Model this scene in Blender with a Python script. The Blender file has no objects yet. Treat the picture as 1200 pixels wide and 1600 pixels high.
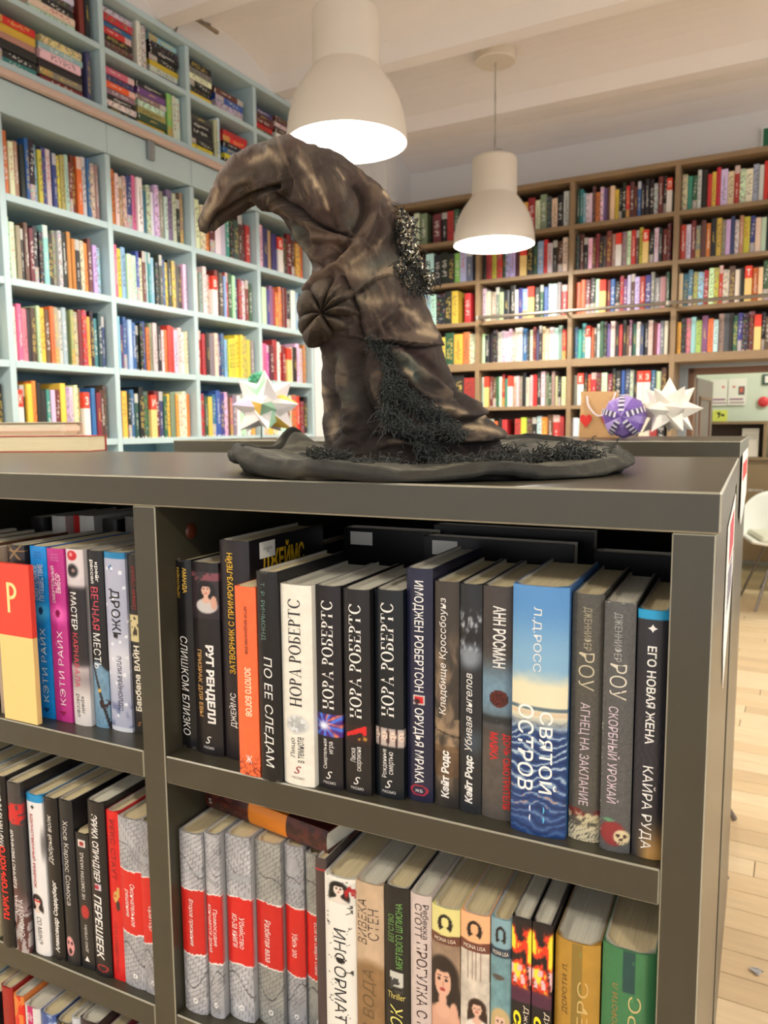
import bpy, math, random
import numpy as np
from mathutils import Vector, Matrix

SC = bpy.context.scene
COL = SC.collection
rnd = random.Random(7)
H = 1.273                       # eye height; the shelving unit is 1.223 m tall

def lin(c):
    return tuple(((v/255)/12.92 if v/255 <= .04045 else ((v/255+.055)/1.055)**2.4) for v in c[:3])
def lina(a):
    a = np.asarray(a, float)/255
    return np.where(a <= .04045, a/12.92, ((a+.055)/1.055)**2.4)

# ------------------------------------------------------------------ camera
cam = bpy.data.cameras.new('camera'); camo = bpy.data.objects.new('camera', cam); COL.objects.link(camo)
YAW, PIT, ROL = math.radians(25.785), math.radians(6.444), math.radians(-.458)
f0 = Vector((-math.sin(YAW), math.cos(YAW), 0)); r0 = Vector((math.cos(YAW), math.sin(YAW), 0)); up = Vector((0, 0, 1))
fw = f0*math.cos(PIT)-up*math.sin(PIT); u1 = up*math.cos(PIT)+f0*math.sin(PIT)
rr = r0*math.cos(ROL)+u1*math.sin(ROL); uu = u1*math.cos(ROL)-r0*math.sin(ROL)
camo.matrix_world = Matrix(((rr.x, uu.x, -fw.x, 0), (rr.y, uu.y, -fw.y, 0), (rr.z, uu.z, -fw.z, H), (0, 0, 0, 1)))
cam.sensor_fit = 'VERTICAL'; cam.sensor_height = 36; cam.lens = 36*1198/1600
cam.clip_start = .02
cam.dof.use_dof = True; cam.dof.focus_distance = .74; cam.dof.aperture_fstop = 12
SC.camera = camo

# ------------------------------------------------------------------ light and exposure
SC.view_settings.view_transform = 'Standard'; SC.view_settings.look = 'None'
SC.view_settings.gamma = 1; SC.view_settings.use_curve_mapping = False
SC.view_settings.exposure = 0.0
W = bpy.data.worlds.new('world'); SC.world = W; W.use_nodes = True
W.node_tree.nodes['Background'].inputs[0].default_value = (*lin((240, 242, 247)), 1)
W.node_tree.nodes['Background'].inputs[1].default_value = 1.5     # soft daylight entering through the open sides of the room
PENDANT_W = 48                   # each pendant lamp; its light is built with it
FILL_LAMPS = [(-1.57, .99), (-1.57, -.64), (1.25, -.7), (1.25, .95), (1.25, 2.6), (1.25, 4.23)]  # unseen pendants added to light the room

# ------------------------------------------------------------------ helpers
MATS = {}
def mat(name, col, rough=.6, metal=0, noise=0, nscale=30, stretch=(1, 1, 1), bump=0, bscale=200, spec=.5, coat=0, emit=None, estr=0, attr=None, objcol=False, col2=None):
    if name in MATS: return MATS[name]
    m = bpy.data.materials.new(name); m.use_nodes = True; nt = m.node_tree; N = nt.nodes; L = nt.links
    b = N['Principled BSDF']
    b.inputs['Roughness'].default_value = rough; b.inputs['Metallic'].default_value = metal
    b.inputs['Specular IOR Level'].default_value = spec; b.inputs['Coat Weight'].default_value = coat
    src = None
    if attr:
        a = N.new('ShaderNodeAttribute'); a.attribute_name = attr; src = a.outputs['Color']
        if objcol:
            oi = N.new('ShaderNodeObjectInfo'); mx = N.new('ShaderNodeMix'); mx.data_type = 'RGBA'
            L.new(a.outputs['Alpha'], mx.inputs[0]); L.new(oi.outputs['Color'], mx.inputs[6]); L.new(src, mx.inputs[7]); src = mx.outputs[2]
    c = lin(col) if col else (1, 1, 1)
    b.inputs['Base Color'].default_value = (*c, 1)
    tc = N.new('ShaderNodeTexCoord'); mp = N.new('ShaderNodeMapping'); mp.inputs['Scale'].default_value = stretch
    L.new(tc.outputs['Object'], mp.inputs['Vector'])
    if noise or col2:
        nz = N.new('ShaderNodeTexNoise'); nz.inputs['Scale'].default_value = nscale; nz.inputs['Detail'].default_value = 5
        L.new(mp.outputs[0], nz.inputs['Vector'])
        if col2:
            mx = N.new('ShaderNodeMix'); mx.data_type = 'RGBA'; cr = N.new('ShaderNodeMapRange')
            cr.inputs[1].default_value = .35; cr.inputs[2].default_value = .65
            L.new(nz.outputs['Fac'], cr.inputs[0]); L.new(cr.outputs[0], mx.inputs[0])
            mx.inputs[6].default_value = (*c, 1); mx.inputs[7].default_value = (*lin(col2), 1); src = mx.outputs[2]
        else:
            mr = N.new('ShaderNodeMapRange'); mr.inputs[3].default_value = 1-noise; mr.inputs[4].default_value = 1+noise
            L.new(nz.outputs['Fac'], mr.inputs[0])
            mx = N.new('ShaderNodeMix'); mx.data_type = 'RGBA'; mx.blend_type = 'MULTIPLY'; mx.inputs[0].default_value = 1
            if src: L.new(src, mx.inputs[6])
            else: mx.inputs[6].default_value = (*c, 1)
            L.new(mr.outputs[0], mx.inputs[7]); src = mx.outputs[2]
    if src: L.new(src, b.inputs['Base Color'])
    if bump:
        n2 = N.new('ShaderNodeTexNoise'); n2.inputs['Scale'].default_value = bscale; n2.inputs['Detail'].default_value = 4
        L.new(mp.outputs[0], n2.inputs['Vector'])
        bp = N.new('ShaderNodeBump'); bp.inputs['Strength'].default_value = bump; bp.inputs['Distance'].default_value = .002
        L.new(n2.outputs['Fac'], bp.inputs['Height']); L.new(bp.outputs[0], b.inputs['Normal'])
    if emit:
        b.inputs['Emission Color'].default_value = (*lin(emit), 1); b.inputs['Emission Strength'].default_value = estr
    MATS[name] = m
    return m

class MB:
    def __init__(s): s.v = []; s.f = []; s.m = []; s.c = []; s.cur = 0; s.sm = []; s.smooth = False
    def face(s, idx): s.f.append(tuple(idx)); s.m.append(s.cur); s.sm.append(s.smooth)
    def box(s, a, b, mi=None, skip=()):
        if mi is not None: s.cur = mi
        n = len(s.v); x0, y0, z0 = a; x1, y1, z1 = b
        s.v += [(x0, y0, z0), (x1, y0, z0), (x1, y1, z0), (x0, y1, z0), (x0, y0, z1), (x1, y0, z1), (x1, y1, z1), (x0, y1, z1)]
        for q in ((0, 3, 2, 1), (4, 5, 6, 7), (0, 1, 5, 4), (1, 2, 6, 5), (2, 3, 7, 6), (3, 0, 4, 7)): s.face([n+i for i in q])
        return s
    def bbox(s, a, b, r=.001, em=None):      # box with chamfered edges
        mi = s.cur
        n = len(s.v); (x0, y0, z0), (x1, y1, z1) = a, b
        idx = {}
        for i, x in enumerate((x0, x1)):
            for j, y in enumerate((y0, y1)):
                for k, z in enumerate((z0, z1)):
                    sx, sy, sz = (1-2*i)*r, (1-2*j)*r, (1-2*k)*r
                    for ax, p in enumerate(((x, y+sy, z+sz), (x+sx, y, z+sz), (x+sx, y+sy, z))):
                        idx[i, j, k, ax] = len(s.v); s.v.append(p)
        def q(*l): s.face([idx[t] for t in l])
        q((0,0,0,0),(0,0,1,0),(0,1,1,0),(0,1,0,0)); q((1,0,0,0),(1,1,0,0),(1,1,1,0),(1,0,1,0))
        q((0,0,0,1),(1,0,0,1),(1,0,1,1),(0,0,1,1)); q((0,1,0,1),(0,1,1,1),(1,1,1,1),(1,1,0,1))
        q((0,0,0,2),(0,1,0,2),(1,1,0,2),(1,0,0,2)); q((0,0,1,2),(1,0,1,2),(1,1,1,2),(0,1,1,2))
        if em is not None: s.cur = em
        for i in (0, 1):
            for j in (0, 1): q((i,j,0,0),(i,j,0,1),(i,j,1,1),(i,j,1,0))
            for k in (0, 1): q((i,0,k,0),(i,0,k,2),(i,1,k,2),(i,1,k,0))
        for j in (0, 1):
            for k in (0, 1): q((0,j,k,1),(0,j,k,2),(1,j,k,2),(1,j,k,1))
        for i in (0, 1):
            for j in (0, 1):
                for k in (0, 1): q((i,j,k,0),(i,j,k,1),(i,j,k,2))
        s.cur = mi
        return s
    def lathe(s, prof, c=(0, 0, 0), n=48, ax='z'):
        b = len(s.v)
        for r, z in prof:
            for i in range(n):
                t = 2*math.pi*i/n; s.v.append((c[0]+r*math.cos(t), c[1]+r*math.sin(t), c[2]+z))
        for k in range(len(prof)-1):
            for i in range(n):
                j = (i+1) % n; s.face((b+k*n+i, b+k*n+j, b+(k+1)*n+j, b+(k+1)*n+i))
        return s
    def tube(s, pts, r, n=8, cap=True):
        pts = [Vector(p) for p in pts]; b = len(s.v); rs = r if isinstance(r, (list, tuple)) else [r]*len(pts)
        for i, p in enumerate(pts):
            d = (pts[min(i+1, len(pts)-1)]-pts[max(i-1, 0)]).normalized()
            a = d.cross(Vector((0, 0, 1)) if abs(d.z) < .9 else Vector((1, 0, 0))).normalized(); c = d.cross(a)
            for k in range(n):
                t = 2*math.pi*k/n; s.v.append(tuple(p+(a*math.cos(t)+c*math.sin(t))*rs[i]))
        for i in range(len(pts)-1):
            for k in range(n):
                j = (k+1) % n; s.face((b+i*n+k, b+i*n+j, b+(i+1)*n+j, b+(i+1)*n+k))
        if cap:
            s.face([b+k for k in range(n)][::-1]); s.face([b+(len(pts)-1)*n+k for k in range(n)])
        return s
    def poly(s, pts): n = len(s.v); s.v += [tuple(p) for p in pts]; s.face(range(n, n+len(pts))); return s
    def prism(s, pts, d):   # polygon extruded by vector d
        n = len(s.v); k = len(pts); s.v += [tuple(p) for p in pts]+[tuple(Vector(p)+Vector(d)) for p in pts]
        s.face(range(n, n+k)); s.face(range(n+2*k-1, n+k-1, -1))
        for i in range(k): s.face((n+i, n+k+i, n+k+(i+1) % k, n+(i+1) % k))
        return s
    def mesh(s, name, mats, fix=True):
        me = bpy.data.meshes.new(name); me.from_pydata(s.v, [], s.f)
        for m in (mats if isinstance(mats, (list, tuple)) else [mats]): me.materials.append(m)
        me.polygons.foreach_set('material_index', s.m); me.polygons.foreach_set('use_smooth', s.sm)
        if fix: fixn(me)
        me.update(); return me
def fixn(me):
    import bmesh
    bm = bmesh.new(); bm.from_mesh(me); bmesh.ops.recalc_face_normals(bm, faces=bm.faces); bm.to_mesh(me); bm.free()
def pcol(me, cols, dom='POINT', name='Col'):
    a = me.color_attributes.new(name, 'FLOAT_COLOR', dom); c = np.ones((len(a.data), 4), np.float32); cols = np.asarray(cols); c[:, :cols.shape[1]] = cols
    a.data.foreach_set('color', c.ravel())

def link(name, me, parent=None, loc=(0, 0, 0), rz=0):
    o = bpy.data.objects.new(name, me); COL.objects.link(o); o.location = loc; o.rotation_euler = (0, 0, rz)
    if parent is not None: o.parent = parent
    return o
def tag(o, label=None, cat=None, group=None, kind=None):
    if label: o['label'] = label
    if cat: o['category'] = cat
    if group: o['group'] = group
    if kind: o['kind'] = kind
    return o
def thing(name, label, cat, loc=(0, 0, 0), rz=0, group=None):
    return tag(link(name, None, None, loc, rz), label, cat, group)
def struct(name, mb, m, loc=(0, 0, 0), rz=0): return tag(link(name, mb.mesh(name, m), None, loc, rz), kind='structure')

RZ = math.radians(-2.62)         # the room's walls stand 2.6 degrees off the shelving unit
def RM(x, y): return (x*math.cos(RZ)-y*math.sin(RZ), x*math.sin(RZ)+y*math.cos(RZ))
def RP(x, y, z): a = RM(x, y); return (a[0], a[1], z+H)

# ------------------------------------------------------------------ lettering (flat print, made in one go at the end)
TEXTS = []
def text(parent, s, box, colour, place, bold=0, shear=0, name='lettering', label=None):
    """box=(length, height) the words are fitted to; place(x, y) -> local 3D point on the printed surface"""
    TEXTS.append((parent, s, box, colour, place, bold, shear, name, label))
def serif_shapes(s):
    """high-contrast serif capitals as flat polygons, one em high"""
    T, t = .16, .05; V = []; F = []; x = 0.
    def poly(p): n = len(V); V.extend((q[0], q[1], 0) for q in p); F.append(tuple(range(n, n+len(p))))
    def rect(a, b, c, d): poly([(a, b), (c, b), (c, d), (a, d)])
    def stem(a, w=T): rect(a, 0, a+w, 1); rect(a-.06, 0, a+w+.06, .045); rect(a-.06, .955, a+w+.06, 1)
    def ring(cx, cy, ro, yo, ri, yi, a0=0, a1=360, n=28):
        for k in range(n):
            p, q = (math.radians(a0+(a1-a0)*z/n) for z in (k, k+1))
            poly([(cx+ri*math.cos(p), cy+yi*math.sin(p)), (cx+ro*math.cos(p), cy+yo*math.sin(p)), (cx+ro*math.cos(q), cy+yo*math.sin(q)), (cx+ri*math.cos(q), cy+yi*math.sin(q))])
    for ch in s:
        if ch == 'Н': stem(x+.06); stem(x+.58); rect(x+.2, .475, x+.6, .54); x += .85
        elif ch == 'О': ring(x+.41, .5, .41, .52, .25, .46); x += .86
        elif ch == 'Р': stem(x+.06); ring(x+.22, .73, .36, .27, .2, .215, -90, 90, 16); rect(x+.15, .945, x+.23, 1); rect(x+.15, .46, x+.23, .515); x += .63
        elif ch == 'А': poly([(x+.08, 0), (x+.13, 0), (x+.42, .96), (x+.38, 1.02)]); poly([(x+.55, 0), (x+.73, 0), (x+.44, 1.02), (x+.36, 1.02)]); rect(x+.2, .3, x+.6, .335); rect(x, 0, x+.22, .03); rect(x+.47, 0, x+.82, .03); x += .84
        elif ch == 'Б': stem(x+.06); rect(x+.1, .96, x+.58, 1); poly([(x+.52, 1), (x+.58, 1), (x+.6, .76), (x+.57, .76)]); ring(x+.22, .28, .4, .28, .24, .245, -90, 90, 16); rect(x+.15, .52, x+.23, .56); rect(x+.15, 0, x+.23, .035); x += .68
        elif ch == 'Е': stem(x+.06); rect(x+.1, .96, x+.56, 1); rect(x+.1, .49, x+.46, .53); rect(x+.1, 0, x+.58, .04); poly([(x+.51, 1), (x+.56, 1), (x+.58, .78), (x+.555, .78)]); poly([(x+.53, 0), (x+.58, 0), (x+.62, .24), (x+.595, .24)]); rect(x+.44, .42, x+.47, .6); x += .68
        elif ch == 'Т': stem(x+.3); rect(x+.02, .96, x+.73, 1); poly([(x+.02, 1), (x+.07, 1), (x+.03, .76), (x, .76)]); poly([(x+.68, 1), (x+.73, 1), (x+.75, .76), (x+.72, .76)]); x += .8
        elif ch == 'С': ring(x+.41, .5, .41, .52, .25, .46, 38, 322); poly([(x+.70, .80), (x+.74, 1.0), (x+.72, .68)]); poly([(x+.66, .74), (x+.74, .70), (x+.73, .98)]); x += .82
        else: x += .3
        x += .05
    me = bpy.data.meshes.new('t'); me.from_pydata(V, [], F); return me
def make_texts():
    tmp = []
    for (p, s, box, c, pl, bold, sh, nm, lb) in TEXTS:
        cu = bpy.data.curves.new('t', 'FONT'); cu.body = s.strip('§'); cu.align_x = 'CENTER'; cu.resolution_u = 3; cu.shear = sh; cu.offset = bold; cu.fill_mode = 'FRONT'
        cu.space_line = .85
        o = bpy.data.objects.new('t', cu); COL.objects.link(o); tmp.append(o)
    dg = bpy.context.evaluated_depsgraph_get(); dg.update()
    for o, (p, s, box, c, pl, bold, sh, nm, lb) in zip(tmp, TEXTS):
        me = serif_shapes(s[1:]) if s[0] == '§' else bpy.data.meshes.new_from_object(o.evaluated_get(dg)); n = len(me.vertices)
        if n:
            a = np.zeros(n*3); me.vertices.foreach_get('co', a); a = a.reshape(-1, 3)
            mn = a.min(0); mx = a.max(0); ce = (mn+mx)/2; sz = np.maximum(mx-mn, 1e-6)
            out = [pl((q[0]-ce[0])/sz[0]*box[0], (q[1]-ce[1])/sz[1]*box[1]) for q in a]
            me.vertices.foreach_set('co', np.array(out, float).ravel())
            for at in [a_.name for a_ in me.attributes if a_.name in ('sharp_face', 'custom_normal')]: me.attributes.remove(me.attributes[at])
            me.materials.clear(); me.materials.append(mat('print_%d_%d_%d' % c, c, .45)); me.update()
            me.polygons.foreach_set('use_smooth', [False]*len(me.polygons)); me.name = nm; t = link(nm, me, p)
            if lb: t['label'] = lb
        cu = o.data; bpy.data.objects.remove(o); bpy.data.curves.remove(cu)
# ------------------------------------------------------------------ materials
M_UNIT = mat('olive_grey_lacquer', (60, 57, 45), .3, noise=.05, nscale=60, bump=.05, bscale=900, spec=.5)
M_EDGE_GLINT = mat('painted_edge_glint', (150, 146, 128), .3)  # pale chamfer colour: the highlight on rounded edges painted in
M_BACK = mat('dark_board', (30, 22, 20), .6, noise=.1)
M_BLUE = mat('pale_blue_paint', (186, 208, 211), .5, noise=.04, nscale=8)
M_BLUEB = mat('blue_back_board', (104, 140, 156), .6, noise=.05, nscale=8)
M_WOOD = mat('oak_laminate', (142, 118, 88), .5, noise=.2, nscale=12, stretch=(1, 1, 14))
M_WOODB = mat('brown_back_board', (86, 66, 54), .6, noise=.15, nscale=9, stretch=(6, 1, 1))
M_WALL = mat('white_plaster', (226, 224, 222), .85, noise=.03, nscale=3, bump=.1, bscale=60)
M_CEIL = mat('ceiling_plaster', (238, 232, 230), .85, noise=.03, nscale=3, bump=.1, bscale=60)
M_PAGE = mat('paper_block', (226, 210, 168), .8, noise=.3, nscale=900, stretch=(1, .03, .03))
M_PAGEW = mat('paper_block_white', (226, 222, 204), .8, noise=.25, nscale=900, stretch=(1, .03, .03))
M_COVER = mat('printed_cover', None, .33, attr='Col', coat=.05, spec=.4, bump=.05, bscale=300)
M_COVM = mat('printed_matt', None, .55, attr='Col')
M_BGB = mat('shelved_book_cover', None, .45, attr='Col', objcol=True)
M_SHADE = mat('matt_lamp_enamel', (226, 216, 200), .45)
M_SHIN = mat('lamp_inside_white', (250, 248, 240), .5)
M_BULB = mat('glowing_bulb', (255, 244, 220), .5, emit=(255, 240, 212), estr=60)
M_CHROME = mat('steel', (200, 200, 198), .25, metal=1)
M_PAPER = mat('white_paper', (240, 236, 226), .6)

# ------------------------------------------------------------------ the room (room frame: left wall x=-2.75, far wall y=5.3)
XL, YB = -2.75, 5.3
# floor planks: boards run across the room
def planks():
    mb = MB(); mb.box((-3.2, -4, -.03), (4.5, 9.2, -.006))
    fl = struct('floor', mb, mat('floor_joint', (120, 92, 60), .7), (0, 0, 0), RZ)
    tones = [(222, 198, 160), (214, 188, 148), (228, 206, 170), (206, 180, 142), (218, 192, 152)]
    ms = [mat('floor_board_%s' % n, t, .38, noise=.16, nscale=5, stretch=(1, 9, 1), bump=.06) for n, t in zip(('honey', 'tan', 'pale', 'brown', 'sand'), tones)]
    base = {}
    for k in range(5):
        for Lq in (.6, .9, 1.2):
            b = MB(); b.bbox((0, 0, -.012), (Lq-.003, .0, 0), .001) if 0 else b.bbox((0, 0, -.012), (Lq-.0025, .0875, 0), .0012); base[k, Lq] = b.mesh('plank', ms[k])
    r = random.Random(3); n = 0; y = 1.2
    far = MB()
    while y < 8.9:
        x = -.75-r.random()*.8
        while x < 1.1:
            Lq = r.choice((.6, .9, 1.2)); k = r.randrange(5)
            if n < 290 and x+Lq > -.6:
                o = link('plank', base[k, Lq], fl, (x, y, 0)); n += 1
            x += Lq
        y += .09
    # all the other boards
    y = -3.9; far = MB()
    while y < 8.9:
        x = -3.1-r.random()*.5
        while x < 4.3:
            Lq = r.choice((.6, .9, 1.2))
            if not (1.2 <= y and -1.6 < x < 1.1): far.cur = r.randrange(5); far.box((x, y, -.012), (x+Lq-.003, y+.0875, -.0003))
            x += Lq
        y += .09
    tag(link('other_planks', far.mesh('other_planks', ms), fl), kind='stuff')
planks()
w = MB(); w.box((XL-.12, -4, 0), (XL, 1.42, 3.35)); w.box((XL-.12, 4.17, 0), (XL, YB, 3.35)); w.box((XL-.12, 1.42, 1.895+H), (XL, 4.17, 3.35))
w.box((XL-.38, 1.38, 0), (XL-.33, 4.21, 3.2)); w.box((XL-.38, 1.38, 0), (XL-.05, 1.42, 3.2)); w.box((XL-.38, 4.17, 0), (XL-.05, 4.21, 3.2)); w.box((XL, 4.92, 1.6+H), (XL+.13, YB, 3.35))
w.box((XL, 4.9, 1.575+H), (XL+.15, YB, 1.6+H))
tag(struct('wall_left', w, M_WALL, (0, 0, 0), RZ))
DX0, DX1, DZ = -.645, .45, .345+H        # doorway in the far wall
w = MB(); w.box((XL-.12, YB, 0), (DX0-.02, YB+.12, 3.35)); w.box((DX1, YB, 0), (4.5, YB+.12, 3.35)); w.box((DX0-.02, YB, DZ), (DX1, YB+.12, 3.35))
struct('wall_far', w, M_WALL, (0, 0, 0), RZ)
w = MB(); w.box((-1.6, 7.6, 0), (3, 7.7, 3.3)); w.box((-1.6, YB+.12, 0), (-1.5, 7.6, 3.3)); w.box((-1.6, YB+.12, 2.9), (3, 7.7, 3.0))
struct('wall_next_room', w, mat('pale_green_paint', (214, 222, 204), .7, noise=.02), (0, 0, 0), RZ)
w = MB(); w.box((-1.5, 7.585, 0), (2.9, 7.6, .09)); struct('baseboard_next_room', w, mat('white_skirting', (214, 212, 206), .5), (0, 0, 0), RZ)
# ceiling: shallow vaults between narrow beams
prof = []
b0 = -4.44
beams = [b0+.92*i for i in range(11)]
for i, b in enumerate(beams):
    prof += [(b-.05, 1.90), (b+.05, 1.90)]
    if i < 10:
        for k in range(1, 12):
            t = k/12; yy = b+.05+(.82)*t; zz = 1.925+.125*math.sin(math.pi*t)**.8
            prof.append((yy, zz))
prof += [(4.81, 1.90), (4.86, 1.93), (4.95, 1.955), (5.05, 1.945), (5.15, 1.915), (5.25, 1.87), (5.32, 1.83), (5.42, 1.8)]
w = MB(); n = len(prof)
for x in (XL-.1, 4.5):
    w.v += [(x, p[0], p[1]+H) for p in prof]+[(x, 5.42, 2.3+H), (x, prof[0][0], 2.3+H)]
m_ = n+2
for i in range(m_): w.face((i, (i+1) % m_, m_+(i+1) % m_, m_+i))
w.face(range(m_)); w.face(range(2*m_-1, m_-1, -1))
struct('ceiling', w, M_CEIL, (0, 0, 0), RZ)
# door frame and open door leaf
M_FR = mat('grey_blue_frame', (150, 160, 166), .5); M_DOOR = mat('taupe_door', (112, 98, 90), .45, noise=.05); M_DEDGE = mat('brown_door_trim', (120, 84, 60), .5)
w = MB(); w.bbox((DX0-.07, YB-.045, 0), (DX0, YB+.14, DZ), .004); w.bbox((DX1, YB-.045, 0), (DX1+.07, YB+.14, DZ), .004); w.bbox((DX0-.07, YB-.045, DZ), (DX1+.07, YB+.14, DZ+.07), .004)
tag(struct('trim_1', w, M_FR, (0, 0, 0), RZ))
w = MB(); w.box((DX0, YB-.01, 0), (DX0+.035, YB+.13, DZ)); w.box((DX0, YB-.01, DZ-.035), (DX1, YB+.13, DZ)); struct('trim_2', w, M_DEDGE, (0, 0, 0), RZ)
a = RM(DX0+.04, YB+.14)
dr = thing('door_1', 'open taupe panelled door leaf in the doorway at right', 'door', (a[0], a[1], 0), RZ+math.radians(87)); dr['kind'] = 'structure'; del dr['category']
mb = MB(); mb.bbox((0, 0, .01), (.66, .04, DZ-.05), .003); d_ = link('leaf', mb.mesh('leaf', M_DOOR), dr)
mb = MB()
for z0, z1 in ((.15, .8), (.95, DZ-.17)):
    mb.box((.1, -.008, z0), (.54, .002, z0+.02)); mb.box((.1, -.008, z1-.02), (.54, .002, z1)); mb.box((.52, -.008, z0), (.54, .002, z1)); mb.box((.1, -.008, z0), (.12, .002, z1))
link('moulding', mb.mesh('moulding', M_DEDGE), dr)
mb = MB(); mb.tube([(.6, -.002, 1.05), (.6, -.05, 1.05), (.5, -.05, 1.05)], .009); h_ = link('door_handle', mb.mesh('door_handle', M_CHROME), dr)

# ------------------------------------------------------------------ wall bookcases
def bgtemplate(seed, style):
    """unit book (x 0..1 width, y 0..1 depth, z 0..1 height): alpha 0 takes the object's own colour, alpha 1 the printed one"""
    r = random.Random(seed); v = []; f = []; c = []
    nx, nz = 5, 34
    for j in range(nz+1):
        for i in range(nx+1):
            v.append((i/nx, .0 if 0 < i < nx else .02, j/nz))
    ink = {'w': (.8, .78, .72, .6), 'k': (.03, .03, .03, .6), 'y': (.75, .55, .12, .6), 'r': (.55, .04, .04, .6)}[style[0]]
    blocks = {}
    a0, a1 = sorted((r.uniform(.12, .4), r.uniform(.6, .92)))
    for j in range(nz):
        for i in range(nx):
            t = (j+.5)/nz; col = (0, 0, 0, 0)
            if style[1] == 't' and i in (1, 2, 3) and a0 < t < a1 and r.random() < .42: col = ink
            if style[1] == 'd' and ((i in (2,) and a0 < t < a1 and r.random() < .7) or (i in (1, 3) and a0 < t < .5 and r.random() < .3)): col = ink
            if style[1] == 'b' and (t > .8 or (i == 2 and .2 < t < .7 and r.random() < .6)): col = ink
            if style[1] == 'p' and t < .3: col = tuple(q*(.4+.6*r.random()) for q in ink[:3])+(.8,)
            if style[1] == 'p' and i in (1, 2, 3) and .4 < t < .9 and r.random() < .35: col = ink
            if style[1] == 'm' and r.random() < .3: col = (r.random()*.5, r.random()*.4, r.random()*.35, .7)
            if j == 0 and r.random() < .35 and style[1] != 'n': col = (.75, .73, .68, 1) if style[0] != 'k' else (.3, .3, .3, 1)
            k = j*(nx+1)+i; f.append((k, k+1, k+nx+2, k+nx+1)); c.append(col)
    n = len(v); P = [(0, .02, 0), (1, .02, 0), (1, 1, 0), (0, 1, 0), (0, .02, 1), (1, .02, 1), (1, 1, 1), (0, 1, 1)]
    v += P
    for q in ((1, 2, 6, 5), (3, 0, 4, 7), (0, 3, 2, 1)): f.append(tuple(n+i for i in q)); c.append((0, 0, 0, 0))
    # cover edges and paper on top and at the fore-edge
    n = len(v)
    v += [(0, .02, 1), (.1, .05, 1), (.9, .05, 1), (1, .02, 1), (1, 1, 1), (.9, 1, 1), (.1, 1, 1), (0, 1, 1), (.1, .05, .98), (.9, .05, .98), (.9, 1, .98), (.1, 1, .98), (.1, 1, 0), (.9, 1, 0), (1, 1, 0), (0, 1, 0)]
    for q, cc in (((0, 3, 2, 1), 0), ((0, 1, 6, 7), 0), ((2, 3, 4, 5), 0), ((8, 9, 10, 11), 2), ((1, 2, 9, 8), 2), ((1, 8, 11, 6), 0), ((9, 2, 5, 10), 0), ((11, 10, 13, 12), 2), ((7, 6, 12, 15), 0), ((5, 4, 14, 13), 0)):
        f.append(tuple(n+i for i in q)); c.append((.72, .66, .5, 1) if cc == 2 else (0, 0, 0, 0))
    me = bpy.data.meshes.new('book'); me.from_pydata(v, [], f); me.materials.append(M_BGB)
    cc = []
    for p, q in zip(f, c): cc += [q]*len(p)
    pcol(me, cc, 'CORNER'); me.update()
    return me, v, f, c
TPL = {}
for s, st in enumerate(('wt', 'wd', 'wb', 'wp', 'wm', 'wn', 'kt', 'kd', 'kn', 'km', 'yt', 'yd', 'yp', 'rt')): TPL[st] = bgtemplate(s+11, st)
PAL = {'k': (34, 31, 32), 'd': (74, 70, 66), 'g': (140, 136, 128), 'w': (232, 228, 218), 'c': (222, 206, 170), 't': (182, 152, 116), 'b': (96, 62, 48), 'm': (122, 40, 42), 'r': (208, 44, 42),
       'o': (232, 116, 44), 'y': (238, 196, 58), 'l': (160, 184, 84), 'n': (48, 92, 62), 'e': (58, 142, 138), 'u': (46, 98, 172), 's': (150, 190, 214), 'v': (58, 58, 128), 'p': (128, 72, 136),
       'i': (228, 96, 146), 'a': (196, 182, 220)}
CN = {'k': 'black', 'd': 'dark grey', 'g': 'grey', 'w': 'white', 'c': 'cream', 't': 'tan', 'b': 'brown', 'm': 'maroon', 'r': 'red', 'o': 'orange', 'y': 'yellow', 'l': 'lime green', 'n': 'dark green',
      'e': 'teal', 'u': 'blue', 's': 'light blue', 'v': 'navy blue', 'p': 'purple', 'i': 'pink', 'a': 'lilac'}
ORD = ['first', 'second', 'third', 'fourth', 'fifth', 'sixth', 'seventh', 'eighth', 'ninth', 'tenth', 'eleventh', 'twelfth', 'thirteenth', 'fourteenth', 'fifteenth', 'sixteenth', 'seventeenth', 'eighteenth', 'nineteenth', 'twentieth',
       'twenty-first', 'twenty-second', 'twenty-third', 'twenty-fourth', 'twenty-fifth', 'twenty-sixth', 'twenty-seventh', 'twenty-eighth', 'twenty-ninth', 'thirtieth']
DARK = 'kdbmnuvpe'
def style_for(ch, r):
    if ch in 'wcya': return r.choice(('kt', 'kd', 'kn', 'km', 'rt', 'kt'))
    if ch in DARK: return r.choice(('wt', 'wd', 'wb', 'yt', 'yd', 'wm', 'wn', 'wp'))
    return r.choice(('wt', 'wd', 'kt', 'kd', 'wb', 'wn', 'km', 'yp'))
M_CARD = mat('divider_card_white', (238, 232, 226), .6); M_CARDR = mat('divider_card_red', (226, 66, 46), .6); M_CARDY = mat('divider_card_cream', (238, 206, 132), .6)
STUFF = MB(); STUFFC = []
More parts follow.
